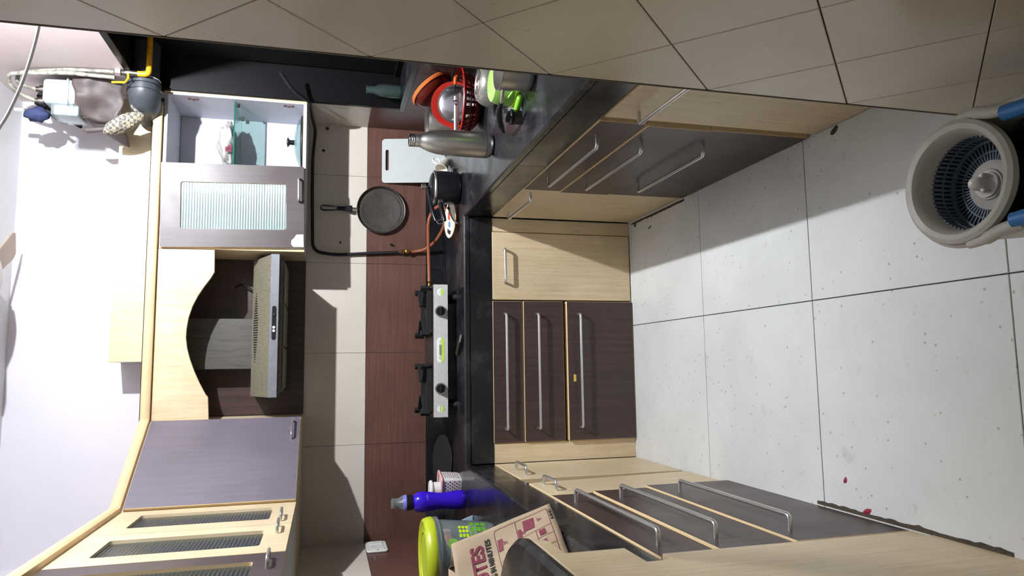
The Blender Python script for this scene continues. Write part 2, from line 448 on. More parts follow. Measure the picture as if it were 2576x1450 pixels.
box('granite_upstand', (XL-.001, XL+.012, -2.40, -.0125, ZC, .954), 'black_granite', wl, bev=.0012)
# right wall around the window
WY0, WY1, WZ0, WZ1 = -2.30, -.335, 1.14, 2.385
wr = structure(box('wall_right', (XR, XR+.2, -2.6, 0, 0, WZ0-.03), 'pink_paint', bev=0))
box('wall_lintel', (XR, XR+.2, -2.6, 0, WZ1, CEIL), 'pink_paint', wr, bev=0)
box('wall_pier', (XR, XR+.2, WY1+.015, 0, WZ0-.03, WZ1), 'wall_paint', wr, bev=0)
box('wall_pier', (XR, XR+.2, -2.6, WY0-.015, WZ0-.03, WZ1), 'wall_paint', wr, bev=0)
box('cream_tile', (XR-.007, XR+.001, WY1+.012, -.0085, Z1+.0008, Z1+TH), 'cream_tile', wr, bev=.0008)
box('brown_tile', (XR-.007, XR+.001, WY1+.012, -.0085, .9553, Z1-.0008), 'brown_tile', wr, bev=.0008)
for y0, y1 in ((-.80, WY1+.012), (-1.29, -.801), (-1.78, -1.291), (-2.27, -1.781), (-2.58, -2.271)):
    box('brown_tile', (XR-.007, XR+.001, y0+.0008, y1-.0008, .9553, WZ0-.031), 'brown_tile', wr, bev=.0008)
box('granite_upstand', (XR-.012, XR+.001, -2.58, -.0125, ZC, .954), 'black_granite', wr, bev=.0012)
win = structure(box('window_1', (XR+.190, XR+.196, WY0+.03, WY1-.03, WZ0+.03, WZ1-.03), 'window_black', bev=0))
box('glass_pane', (XR+.178, XR+.182, WY0+.03, -1.30, WZ0+.03, WZ1-.03), 'bottle_glass', win, bev=0)
box('glass_pane', (XR+.166, XR+.170, -1.34, WY1-.03, WZ0+.03, WZ1-.03), 'bottle_glass', win, bev=0)
for nm, b in (('window_sill', (XR-.018, XR+.2, WY0, WY1+.02, WZ0-.03, WZ0)), ('window_head', (XR-.004, XR+.2, WY0, WY1, WZ1-.03, WZ1)),
              ('window_jamb', (XR-.010, XR+.2, WY1-.012, WY1+.014, WZ0, WZ1-.03)), ('window_jamb', (XR-.006, XR+.2, WY0-.014, WY0+.03, WZ0, WZ1-.03)),
              ('window_mullion', (XR+.155, XR+.19, -1.35, -1.29, WZ0, WZ1-.03)), ('window_rail', (XR+.155, XR+.19, WY0+.03, WY1-.012, WZ0, WZ0+.03))):
    box(nm, b, 'black_granite' if 'sill' in nm else 'night_granite' if 'jamb' in nm else 'window_black', win, bev=.003)
structure(box('ceiling', (-3.0, XR+.25, -5.2, .12, CEIL, CEIL+.1), 'ceiling_paint', bev=0))
# near wall beside the camera, clad in tiles laid on the diagonal
NX, NY = .496, -2.583
wn = structure(box('wall_front', (NX+.008, XR+.25, -5.2, NY, 0, CEIL), 'tile_joint', bev=0))
box('wall_face', (NX+.2, XR-.0, NY-.001, NY+.006, 0, CEIL), 'wall_paint', wn, bev=0)
def clip(poly, fn):
    out = []
    for i, p in enumerate(poly):
        q = poly[(i+1) % len(poly)]; a, b = fn(p), fn(q)
        if a >= 0: out.append(p)
        if a*b < 0: t = a/(a-b); out.append((p[0]+(q[0]-p[0])*t, p[1]+(q[1]-p[1])*t))
    return out
S = .3571; h = S/2-.0016
for i in range(0, 13):
    for j in range(-2, 18):
        if (i+j) % 2: continue
        cy, cz = NY-i*S/2, 1.777+.1785*5-j*S/2-.0
        pl = [(cy, cz+h), (cy-h, cz), (cy, cz-h), (cy+h, cz)]
        for f in (lambda p: NY-.001-p[0], lambda p: p[1]-.001, lambda p: CEIL-.001-p[1], lambda p: p[0]+5.15):
            if len(pl) > 2: pl = clip(pl, f)
        ar = abs(sum(pl[k][0]*pl[(k+1) % len(pl)][1]-pl[(k+1) % len(pl)][0]*pl[k][1] for k in range(len(pl))))/2 if len(pl) > 2 else 0
        if ar > .0008: prism('wall_tile', pl, 'x', NX, NX+.0079, 'beige_tile', wn, bev=.0012)
box('edge_strip', (NX-.001, NX+.012, NY-.0005, NY+.004, 0, CEIL), 'tile_joint', wn, bev=0)

# ------------------------------------------------------------------ worktop, cabinets
YF, xl, xr = -.627, -.546, .6285
ct = thing('worktop', 'black granite u-shaped worktop with deep front fascia', 'worktop', (0, -.3, ZC-.14))
prism('slab', [(XL+.012, -.013), (XR-.013, -.013), (XR-.013, -2.58), (xr, -2.58), (xr, YF), (xl, YF), (xl, -2.370), (XL+.012, -2.370)], 'z', ZC-.03, ZC, 'black_granite', ct, bev=.006)
box('fascia', (xl+.003, xr-.003, YF+.003, YF+.02, .722, ZC-.0305), 'black_granite', ct, bev=.001)
for y0, y1 in ((-1.14, YF+.003), (-1.60, -1.141), (-2.06, -1.601), (-2.370, -2.061)):
    box('fascia', (xl-.02, xl-.003, y0, y1, .722, ZC-.0305), 'black_granite', ct, bev=.001)
for y0, y1 in ((-1.5, YF+.003), (-2.58, -1.501)):
    box('fascia', (xr+.003, xr+.02, y0, y1, .722, ZC-.0305), 'black_granite', ct, bev=.001)

G = 'kitchen base units'
# back run
c = thing('base_cabinet', 'base cabinet with wide cream door under the gas hose', 'cabinet', (.39, -.33, 0), G)
box('body', (.225, .559, YF+.02, -.03, 0, .72), 'black_gap', c)
d = front_box('door', (.2275, .5565, YF, YF+.018, .006, .721), 'cream_laminate', 'cream_edging', (0, -1, 0), c)
handle(d, (.472, YF, .666), (.312, YF, .664), (0, -1, 0))
c = thing('drawer_cabinet', 'dark three-drawer cabinet directly below the gas stove', 'cabinet', (-.115, -.33, 0), G)
box('body', (-.452, .222, YF+.03, -.03, 0, .722), 'black_gap', c)
for z0, z1, y, hz in ((.574, .7215, YF, .663), (.368, .570, YF-.004, .504), (.004, .352, YF-.013, .294)):
    d = front_box('drawer', (-.451, .2205, y, YF+.028, z0, z1), 'wenge_laminate', 'cream_edging', (0, -1, 0), c)
    handle(d, (-.388, y, hz), (.158, y, hz), (0, -1, 0))
box('torn_sticker', (-.170, -.136, YF-.0140, YF-.0128, .311, .324), 'yellow_pack', c, bev=0)
box('filler_panel', (.5605, .6265, YF+.006, YF+.024, 0, .72), 'cream_laminate', at=(.593, YF+.02, 0), label='narrow cream filler panel beside the wide cream door', cat='panel')
box('filler_panel', (-.545, -.454, YF+.006, YF+.024, 0, .72), 'cream_laminate', at=(-.5, YF+.02, 0), label='narrow cream filler panel between dark drawers and corner', cat='panel')
# left run (faces +X)
GL = 'left run units'
c = thing('base_cabinet', 'base cabinet with upright cream door in the corner beside the perforated basket', 'cabinet', (xl-.2, -.86, 0), G)
box('body', (XL+.02, xl-.025, -1.135, YF, 0, .72), 'black_gap', c)
d = front_box('door', (xl-.018, xl, -1.088, YF-.004, .004, .7215), 'cream_laminate', 'cream_edging', (1, 0, 0), c)
handle(d, (xl, -.838, .672), (xl, -.995, .672), (1, 0, 0))
c = thing('base_cabinet', 'base cabinet with sagging cream door next to dark drawers', 'cabinet', (xl-.2, -1.3, 0), G)
box('body', (XL+.02, xl-.025, -1.47, -1.136, 0, .72), 'black_gap', c)
d = prism('door', [(-1.202, .7215), (-1.470, .7205), (-1.470, .60), (-1.402, .004), (-1.130, .004)], 'x', xl-.016, xl+.002, None, c, mats=['cream_laminate', 'cream_edging'], facedir=(1, 0, 0), bev=.001)
handle(d, (xl, -1.255, .678), (xl, -1.392, .672), (1, 0, 0))
c = thing('drawer_cabinet', 'dark three-drawer cabinet under the paper bag', 'cabinet', (xl-.2, -1.89, 0), G)
box('body', (XL+.02, xl-.022, -2.314, -1.4735, 0, .72), 'black_gap', c)
for z0, z1, x, hz in ((.565, .7205, xl+.002, .678), (.352, .561, xl+.008, .516), (.004, .347, xl+.012, .295)):
    d = front_box('drawer', (xl-.02, x, -2.312, -1.4745+.07*(.36-z0)*(z0 < .3), z0, z1), 'wenge_laminate', 'cream_edging', (1, 0, 0), c)
    handle(d, (x, -1.615, hz), (x, -2.215, hz), (1, 0, 0), .04, .0065)
# right run (faces -X)
c = thing('base_cabinet', 'base cabinet with cream door in the shaded corner under the pressure cooker', 'cabinet', (xr+.2, -.92, 0), G)
box('body', (xr+.02, XR-.02, -1.187, YF, 0, .72), 'black_gap', c)
d = front_box('door', (xr, xr+.018, -1.188, YF-.012, .006, .7205), 'cream_laminate', 'cream_edging', (-1, 0, 0), c)
handle(d, (xr, -.765, .675), (xr, -1.135, .675), (-1, 0, 0), .036)
c = thing('drawer_cabinet', 'dark three-drawer cabinet under the steel bottle, in shade', 'cabinet', (xr+.2, -1.6, 0), G)
box('body', (xr+.02, XR-.02, -2.03, -1.192, 0, .72), 'black_gap', c)
for z0, z1, x, hz in ((.568, .7205, xr-.003, .682), (.356, .565, xr-.008, .532), (.006, .3545, xr-.005, .312)):
    d = front_box('drawer', (x, xr+.019, -2.016, -1.192, z0, z1), 'wenge_laminate', 'cream_edging', (-1, 0, 0), c)
    handle(d, (x, -1.40, hz), (x, -1.895, hz), (-1, 0, 0), .04)
c = thing('base_cabinet', 'base cabinet with tall cream door next to the diagonal-tiled wall', 'cabinet', (xr+.2, -2.3, 0), G)
box('body', (xr+.022, XR-.02, -2.575, -2.034, 0, .72), 'black_gap', c)
d = front_box('door', (xr-.002, xr+.02, -2.575, -2.046, .006, .716), 'cream_laminate', 'cream_edging', (-1, 0, 0), c)
handle(d, (xr-.002, -2.106, .638), (xr-.002, -2.40, .632), (-1, 0, 0), .036)

# raised bar ledge at the left, cream apron and granite top with a rounded end
lg = thing('bar_ledge', 'raised bar ledge with rounded black granite top and cream sides', 'counter', (-.75, -3.0, 0))
box('end_panel', (-.60, -.530, -4.2, -2.382, 0, .835), 'cream_laminate', lg)
box('side_strip', (-.60, -.534, -2.376, -2.318, 0, .72), 'cream_laminate', lg)
box('back_panel', (-.985, -.605, -2.44, -2.425, 0, .836), 'cream_laminate', lg)
def roundend(x1, y1, r, x0=-.985, yn=-4.2, n=10):
    p = [(x0, yn), (x1, yn)]
    for i in range(n+1):
        a = R(90*i/n); p.append((x1-r+r*math.cos(a), y1-r+r*math.sin(a)))
    return p+[(x0, y1)]
box('apron', (-.985, -.499, -4.2, -2.372, .838, 1.008), 'cream_laminate', lg, bev=.002)
prism('edge_strip', roundend(-.478, -2.125, .235), 'z', 1.006, 1.038, 'cream_laminate', lg, bev=.002)
bm = bmesh.new()
prism('granite_top', roundend(-.472, -2.105, .25, n=16), 'z', 1.038, 1.070, 'black_granite', lg, bev=.011, smooth=True)

# ------------------------------------------------------------------ wall units
YU, ZU0, ZU1 = -.33, 1.60, 2.256
c = thing('wall_cabinet', 'wall cabinet with doorless white interior and one fluted glass door', 'cabinet', (.87, -.16, ZU0), 'kitchen wall units')
X0, X1 = .480, 1.246
for nm, b in (('back_panel', (X0+.016, X1-.016, -.022, -.009, ZU0+.018, ZU1-.018)), ('bottom_panel', (X0+.016, X1-.016, YU, -.010, ZU0, ZU0+.017)),
              ('top_panel', (X0+.016, X1-.016, YU, -.010, ZU1-.017, ZU1))):
    box(nm, b, 'white_interior', c)
front_box('side_panel', (X1-.016, X1, YU-.004, -.010, ZU0, ZU1), 'cream_edging', 'white_interior', (0, -1, 0), c)
front_box('side_panel', (X0, X0+.016, YU, -.010, ZU0, ZU1), 'cream_edging', 'cream_laminate', (0, -1, 0), c)
sh = box('glass_shelf', (X0+.018, X1-.018, YU+.025, -.024, 1.940, 1.946), 'clear_glass', c, bev=0, label='clear glass shelf with green edge')
box('shelf_edge', (X0+.018, X1-.018, YU+.022, YU+.0245, 1.940, 1.946), 'glass_edge', sh, bev=0)
for y in (-.27, -.07):
    box('shelf_pin', (X1-.034, X1-.0165, y-.006, y+.006, 1.925, 1.939), 'dark_steel', c)
for z in (2.135, 1.690):
    for k in range(3):
        lathe('hinge_plate', [(0, 0), (.008, .0), (.008, .004), (0, .006)], 'rust', c, (X1-.0165, YU+.032+.006*(k % 2), z-.018+.018*k), 10, Matrix.Rotation(R(-90), 4, 'Y'))
# the fluted glass door hangs a little askew
Mh = Matrix.Translation((.484, -.34, 2.25)) @ Matrix.Rotation(R(-1.4), 4, 'Y') @ Matrix.Translation((-.484, .34, -2.25))
d = prism('door', rrect(.484, .888, 1.600, 2.246, .002, 1), 'y', -.350, -.332, None, c, holes=[rrect(.570, .798, 1.684, 2.160, .012)[::-1]], mats=['wenge_door', 'cream_edging'], facedir=(0, -1, 0), M=Mh, label='dark wood door frame with torn white corner')
box('glass_pane', (.566, .802, -.342, -.338, 1.680, 2.164), 'fluted_glass', d, bev=0, M=Mh)
handle(d, (.840, -.350, 1.632), (.728, -.350, 1.630), (0, -1, 0), .03, .005)
prism('torn_sticker', [(.486, 1.603), (.486, 1.652), (.50, 1.662), (.518, 1.660), (.53, 1.648), (.547, 1.636), (.548, 1.604)], 'y', -.3512, -.350, 'scrap_white', d, M=Mh)
# hood niche with arched valance
c = thing('hood_cabinet', 'niche unit with cream arched valance over the chimney hood', 'cabinet', (.08, -.16, ZU0), 'kitchen wall units')
box('back_panel', (-.323, .4785, -.024, -.009, ZU0, ZU1), 'wenge_laminate', c)
arch = [(.478, ZU1), (.478, 2.010), (.372, 2.008)]
for p in ((.345, 2.022), (.30, 2.052), (.257, 2.077), (.21, 2.098), (.154, 2.114), (.10, 2.121), (.061, 2.122), (.01, 2.115), (-.041, 2.101), (-.10, 2.079), (-.151, 2.056), (-.205, 2.028), (-.216, 2.018)): arch.append(p)
arch += [(-.322, 2.012), (-.322, ZU1)]
prism('arched_valance', arch[::-1], 'y', YU-.002, YU+.016, 'cream_laminate', c, bev=.001)
box('top_panel', (-.322, .4785, YU+.017, -.026, ZU1-.017, ZU1), 'cream_laminate', c)
# diagonal corner unit
A, B = Vector((-.3245, -.333, 0)), Vector((-.640, -.752, 0))
c = thing('corner_wall_cabinet', 'corner wall cabinet with plain glossy wenge diagonal door, bluish glare in its colour', 'cabinet', (-.7, -.35, ZU0), 'kitchen wall units')
prism('body', [(-.3265, -.011), (-.3265, -.325), (-.662, -.765), (XL+.012, -.765), (XL+.012, -.011)], 'z', ZU0+.001, ZU1-.002, 'cream_laminate', c)
ab = (B-A).normalized(); nn = Vector((-ab.y, ab.x, 0)); nn = nn if nn.dot(Vector((1, -1, 0))) > 0 else -nn
Md = Matrix(((ab.x, -nn.x, 0, A.x+nn.x*.012), (ab.y, -nn.y, 0, A.y+nn.y*.012), (0, 0, 1, 0), (0, 0, 0, 1)))
L_ = (B-A).length
bm = bmesh.new(); add_box(bm, .003, L_-.003, 0, .016, ZU0+.002, ZU1-.004, .0012); bmesh.ops.recalc_face_normals(bm, faces=bm.faces)
for f in bm.faces: f.material_index = 0 if f.normal.y < -.95 else 1
bmesh.ops.transform(bm, matrix=Md, verts=bm.verts)
d = finish('door', bm, None, c, mats=['wenge_glare', 'cream_edging'])
p0 = Md @ Vector((.04, 0, 1.637)); p1 = Md @ Vector((.155, 0, 1.637)); handle(d, p0, p1, nn, .03, .005)
# left run wall units (face +X)
xu = -.640
def side_unit(y0, y1, doors, label, mat, edge, hatch):
    c = thing('wall_cabinet', label, 'cabinet', ((XL+xu)/2, (y0+y1)/2, ZU0), 'kitchen wall units')
    for nm, b in (('back_panel', (XL+.009, XL+.02, y0, y1, ZU0, ZU1)), ('bottom_panel', (XL+.021, xu-.02, y0, y1, ZU0, ZU0+.016)), ('top_panel', (XL+.021, xu-.02, y0, y1, ZU1-.016, ZU1)),
                  ('side_panel', (XL+.021, xu-.02, y0, y0+.015, ZU0+.017, ZU1-.017)), ('side_panel', (XL+.021, xu-.02, y1-.015, y1, ZU0+.017, ZU1-.017))):
        box(nm, b, 'white_interior', c)
    box('glass_shelf', (XL+.022, xu-.03, y0+.017, y1-.017, 1.94, 1.946), 'clear_glass', c, bev=0)
    for (a, b, hy) in doors:
        d = prism('door', rrect(a+.0015, b-.0015, ZU0+.001, ZU1-.003, .002, 1), 'x', xu, xu-.018, None, c, holes=[rrect(a+.094, b-.090, 1.684, 2.162, .012)[::-1]], mats=[mat, edge], facedir=(1, 0, 0))
        box('glass_pane', (xu-.015, xu-.011, a+.085, b-.082, 1.675, 2.17), 'fluted_glass_side', d, bev=0)
        handle(d, (xu, hy-.052, 1.641), (xu, hy+.052, 1.643), (1, 0, 0), .03, .005)
    return c
side_unit(-1.575, -.768, [(-1.170, -.757, -1.075), (-1.573, -1.171, -1.27)], 'wall cabinet with two cream-framed glass doors beside the corner unit', 'cream_laminate', 'cream_laminate', 0)
c = side_unit(-2.40, -1.577, [(-1.985, -1.577, -1.70), (-2.40, -1.987, -2.3)], 'wall cabinet with dark wood framed fluted glass doors', 'wenge_door', 'cream_edging', 0)
# cornice mouldings over the wall units and duct boxing on top
def cornice(n, a, b, ea=None, eb=None):
    prof = [(.0, .0), (.030, .0), (.036, .008), (.038, .020), (.035, .032), (.027, .040), (.012, .043), (0, .043)]
    bm = bmesh.new(); a, b = Vector(a), Vector(b); t = (b-a).normalized(); out = Vector((t.y, -t.x, 0))
    if out.dot(Vector((.4, -1, 0))) < 0: out = -out
    ma = Vector(ea) if ea else out; mb = Vector(eb) if eb else out
    ra = [bm.verts.new(a+ma*o+Vector((0, 0, z))) for o, z in prof]; rb = [bm.verts.new(b+mb*o+Vector((0, 0, z))) for o, z in prof]
    for i in range(len(prof)):
        j = (i+1) % len(prof); bm.faces.new((ra[i], ra[j], rb[j], rb[i]))
    bm.faces.new(ra); bm.faces.new(rb[::-1])
    return structure(finish('trim_%d' % n, bm, 'cornice_wood', at=((a+b)/2), smooth=True))
k1 = Vector((-1, 0, 0)); k2 = ab
o1, o2, o3 = Vector((0, -1, 0)), nn, Vector((1, 0, 0))
m12 = (o1+o2)/(1+o1.dot(o2)); m23 = (o2+o3)/(1+o2.dot(o3))
zc = 2.2585
cornice(1, (1.165, -.322, zc), (-.3235, -.322, zc), None, m12)
cornice(2, (-.3240, -.3225, zc), (-.652, -.757, zc), m12, m23)
cornice(3, (-.652, -.758, zc), (-.652, -2.42, zc), m23, None)
box('cornice_shade_strip', (-.32, 1.16, -.318, -.27, ZU1+.0005, 2.309), 'black_gap', at=(.4, -.3, ZU1), label='added black strip for the shade behind the straight cornice above the hood niche', cat='shade strip')  # black strip added where only shade fills the gap at the cornice
box('duct_boxing', (-.048, 1.236, -.205, -.002, ZU1+.001, 2.475), 'cream_laminate', at=(.6, -.1, ZU1), label='long cream boxed duct cover on top of the wall cabinets', cat='duct cover')

# ------------------------------------------------------------------ chimney hood
hd = thing('chimney_hood', 'grease-spotted steel chimney hood with slotted top inside the arched niche', 'range hood', (.115, -.2, 1.69))
HX0, HX1 = -.221, .4505
bm = bmesh.new()
vsx = [bm.verts.new(p) for p in ((HX0, -.42, 1.745), (HX1, -.42, 1.745), (HX1-.0, -.19, 1.846), (HX0, -.19, 1.846), (HX0, -.03, 1.846), (HX1, -.03, 1.846),
                                 (HX0, -.42, 1.715), (HX1, -.42, 1.715), (HX1, -.03, 1.715), (HX0, -.03, 1.715))]
for f in ((0, 1, 2, 3), (3, 2, 5, 4), (0, 6, 7, 1), (6, 9, 8, 7), (4, 5, 8, 9), (0, 3, 4, 9, 6), (1, 7, 8, 5, 2)): bm.faces.new([vsx[i] for i in f])
body = finish('body', bm, 'hood_metal', hd)
box('front_lip', (HX0-.001, HX1+.001, -.428, -.419, 1.708, 1.747), 'lip_metal', hd, bev=.0015)
box('filter_panel', (HX0+.02, HX1-.02, -.40, -.05, 1.690, 1.7145), 'dark_steel', hd, bev=.003)
for k in range(3):
    x = HX0+.035+k*.205; box('filter_frame', (x, x+.195, -.39, -.06, 1.684, 1.6895), 'hood_metal', hd, bev=.002)
sl = thing
dn = Vector((0, -.23, -.101)).normalized(); nrmh = Vector((0, -.101, .23)).normalized()
for k in range(29):
    x = .112+.1665*(1-k/14.); t = abs(k-14)/14.; ln = .056*(1-t**1.5)+.007
    cpos = Vector((x, -.238, 1.825))
    Mk = Matrix((Vector((1, 0, 0)), dn, nrmh)).transposed().to_4x4(); Mk.translation = cpos
    box('slot', (-.0031, .0031, -ln/2, ln/2, -.002, .0008), 'black_gap', body, bev=0, M=Mk)
pn = prism('control_panel', rrect(.045, .205, 1.718, 1.737, .0094, 5), 'y', -.4295, -.4275, 'black_plastic', hd)
for x, m_ in ((.165, 'black_rubber'), (.104, 'label_white'), (.088, 'stove_steel')):
    lathe('button', [(0, -.001), (.007, -.001), (.006, .006), (0, .006)], m_, hd, (x, -.4295, 1.7275), 16, Matrix.Rotation(R(90), 4, 'X'))
box('chimney_duct', (-.088, .163, -.15, -.026, 1.847, 2.235), 'duct_metal', hd, bev=.002)
tube('hood_cable', smooth_path([(.33, -.026, 1.95), (.345, -.05, 1.92), (.33, -.08, 1.88), (.30, -.10, 1.848)]), .004, 'black_rubber', hd, 8)

# ------------------------------------------------------------------ gas stove
st = thing('gas_stove', 'two-burner stainless steel gas stove with black knobs', 'gas stove', (-.01, -.34, ZC))
SX0, SX1, SY0, SY1, SZ0, SZ1 = -.336, .317, -.46, -.17, .909, .983
front_box('body', (SX0, SX1, SY0, SY1, SZ0, SZ1), 'stove_steel', 'dark_steel', (0, -1, 0), st, bev=.002)
for x in (SX0+.06, SX1-.06):
    for y in (SY0+.04, SY1-.04):
        lathe('foot', [(0, 0), (.018, 0), (.016, .02), (.01, .03), (.01, .0495), (0, .0495)], 'rubber_feet', st, (x, y, ZC), 14)
for x in (-.20, .185):
    lathe('burner', [(0, .016), (.025, .016), (.04, .008), (.045, .0), (0, 0)], 'black_iron', st, (x, -.31, SZ1), 24)
    ps = bmesh.new()
    q = .108
    loop = [(x-q, -.31-q, SZ1+.016), (x+q, -.31-q, SZ1+.016), (x+q, -.31+q, SZ1+.016), (x-q, -.31+q, SZ1+.016)]
    for i in range(4): add_box(ps, 0, 1, -.008, .008, -.014, .010, 0, 1, Matrix.Translation(loop[i]) @ Matrix.Rotation(R(90*i), 4, 'Z') @ Matrix.Diagonal((2*q, 1, 1, 1)))
    for i in range(4):
        a = R(45+90*i); ca, sa = math.cos(a), math.sin(a)
        add_box(ps, .05, .165, -.007, .007, -.004, .030, .002, 1, Matrix.Translation((x, -.31, SZ1+.014)) @ Matrix.Rotation(a, 4, 'Z'))
        add_box(ps, .145, .172, -.010, .010, -.004, .044, .002, 1, Matrix.Translation((x, -.31, SZ1+.014)) @ Matrix.Rotation(a, 4, 'Z'))
    finish('pan_support', ps, 'black_iron', st)
tp = prism('pressed_panel', rrect(-.075, .065, -.42, -.22, .015), 'z', SZ1, SZ1+.003, 'dark_steel', st, bev=.001)
prism('pressed_panel', rrect(-.04, .03, -.385, -.27, .01), 'z', SZ1+.003, SZ1+.006, 'dark_steel', st, bev=.001)
RX = Matrix.Rotation(R(90), 4, 'X')
for x in (-.195, .182):
    kn = lathe('knob', [(0, 0), (.0268, 0), (.0268, .004), (.0235, .006), (.0215, .020), (.019, .0225), (0, .0225)], 'black_plastic', st, (x, SY0, .9475), 32, RX)
    lathe('knob_ring', [(.0235, .0035), (.028, .0035), (.028, .006), (.0235, .006), (.0235, .0035)], 'chrome', kn, (x, SY0, .9475), 32, RX)
    box('knob_grip', (x-.0195, x+.0195, SY0-.030, SY0-.0215, .9475-.0055, .9475+.0055), 'black_plastic', kn, bev=.002)
def on_stove(ox, oz, dy=.0012): return lambda x, y: Vector((ox+x, SY0-dy, oz+y))
def halfdisc(name, cx, cz, rx, r, par):
    # stadium sticker: pale upper band, green lower band
    outl = rrect(cx-rx, cx+rx, cz-r, cz+r, r*.999, 8)
    prism(name, outl, 'y', SY0-.0006, SY0, 'label_white', par)
    lower = clip(outl, lambda p: cz-.15*r-p[1])
    prism('sticker_band', lower, 'y', SY0-.0009, SY0-.0006, 'label_green', par)
for cx in (-.008,):
    halfdisc('sticker', cx, .947, .0615, .0185, st)
    box('sticker_plate', (cx-.026, cx+.026, SY0-.0012, SY0-.0009, .9425, .9525), 'black_print', st, bev=0)
    lettering('lettering', 'PADMASHREE', .0092, on_stove(cx-.0245, .9442, .0014), 'label_white', st)
    lettering('lettering', 'IS:4246', .0055, on_stove(cx+.034, .947), 'black_print', st)
    for dx, dz, m_ in ((-.048, .944, 'blue_print'), (-.044, .950, 'blue_print'), (-.040, .945, 'orange_print'), (-.036, .951, 'blue_print'), (-.033, .944, 'blue_print')):
        box('emblem_dash', (cx+dx, cx+dx+.0035, SY0-.0012, SY0-.0006, dz, dz+.0035), m_, st, bev=0)
halfdisc('sticker', -.2935, .947, .0175, .0175, st); lettering('lettering', 'PADMASHREE', .0052, on_stove(-.3075, .9475), 'black_print', st)
halfdisc('sticker', .278, .947, .0175, .0175, st)
for dx, dz in ((-.011, .944), (-.007, .950), (-.002, .945), (.003, .951), (.007, .944)):
    box('emblem_dash', (.278+dx, .278+dx+.003, SY0-.0012, SY0-.0006, dz, dz+.003), 'blue_print', st, bev=0)
tube('hose_nipple', [(SX1, -.25, .972), (SX1+.03, -.25, .972)], .008, 'brass', st, 10)

# gas hose and black rubber hose on the wall
hz = thing('gas_valve', 'small brass gas valve joining black and orange hoses on the wall', 'valve', (.545, -.03, 1.07))
tube('valve_body', [(.5445, -.03, 1.10), (.5445, -.03, 1.05)], .011, 'brass', hz, 12)
lathe('valve_knob', [(0, 0), (.012, 0), (.012, .012), (.007, .014), (0, .014)], 'brass', hz, (.5445, -.041, 1.064), 16, RX)
for z in (1.094, 1.083, 1.052):
    tube('hose_clamp', [(.5445+.0135*math.cos(a*math.pi/6), -.03+.0135*math.sin(a*math.pi/6), z) for a in range(13)], .0022, 'rust', hz, 6)
tube('wall_clip', [(.5445, -.019, 1.075), (.5445, -.006, 1.075)], .006, 'brass', hz, 8)
bm = bmesh.new()
pts = fillet([(1.31, -.52, 1.72), (1.245, -.46, 1.662), (1.230, -.38, 1.586), (1.224, -.20, 1.580), (1.20, -.03, 1.562), (1.05, -.022, 1.575), (.85, -.022, 1.574), (.66, -.022, 1.570), (.535, -.022, 1.566), (.518, -.022, 1.45), (.530, -.024, 1.30), (.542, -.028, 1.11)], .05, 6)
add_tube(bm, pts, .0085, 10)
finish('rubber_hose', bm, 'black_rubber', at=(.55, -.022, 1.3), smooth=True, label='black rubber hose running under the wall cabinets and down the tiles', cat='hose')
bm = bmesh.new()
pts = smooth_path([(.5445, -.03, 1.05), (.549, -.035, 1.01), (.560, -.06, .965), (.60, -.12, .915), (.665, -.20, .885), (.735, -.24, .882), (.772, -.20, .90), (.760, -.15, .935), (.700, -.13, .958), (.60, -.16, .965), (.46, -.22, .970), (.352, -.25, .972)], 8)
add_tube(bm, pts, .0095, 10)
finish('gas_hose', bm, 'hose_orange', at=(.6, -.15, .9), smooth=True, label='looped orange gas hose leading to the stove', cat='hose')

# frying pan hung on the wall
fp = thing('frying_pan', 'round black non-stick pan hanging on the wall by its handle', 'pan', (.774, -.008, 1.08))
MP = Matrix.Translation((.776, -.010, 1.207)) @ RX
lathe('pan_body', [(0, .0), (.118, .0), (.126, .004), (.131, .022), (.1325, .024), (.1300, .0245), (.122, .008), (.112, .0055), (.109, .0065), (.106, .0055), (0, .0055)], 'nonstick_pan', fp, (0, 0, 0), 64, MP)
lathe('pan_rim', [(.1312, .0225), (.1335, .0238), (.1312, .0252), (.1298, .0246)], 'dark_steel', fp, (0, 0, 0), 64, MP)
tube('handle_neck', [(.774, -.030, 1.335), (.773, -.036, 1.368)], .009, 'brushed_steel', fp, 10, flat=.6)
hp = [(-.018, 1.362), (.018, 1.362), (.019, 1.372), (.012, 1.41), (.011, 1.44), (.015, 1.48), (.0165, 1.515), (.012, 1.528), (0, 1.532), (-.012, 1.528), (-.0165, 1.515), (-.015, 1.48), (-.011, 1.44), (-.012, 1.41), (-.019, 1.372)]
hole = [(.008*math.cos(R(a)), (1.517 if math.sin(R(a)) > 0 else 1.452)+.008*math.sin(R(a))) for a in range(0, 360, 30)]
prism('handle', [(.772+x, z) for x, z in hp], 'y', -.044, -.030, 'black_plastic', fp, holes=[[(.772+x, z) for x, z in hole][::-1]], bev=.003, smooth=True)
hk = [(.008*math.cos(R(a)), (1.517 if math.sin(R(a)) > 0 else 1.452)+.008*math.sin(R(a))) for a in range(0, 361, 30)]
tube('handle_ring', [(.772+x, -.0445, z) for x, z in hk], .0016, 'chrome', fp, 6)
tube('wall_hook', [(.772, -.007, 1.525), (.772, -.048, 1.525), (.772, -.050, 1.532)], .0025, 'dark_steel', at=(.772, -.02, 1.525), label='small metal hook holding the hanging pan', cat='hook')
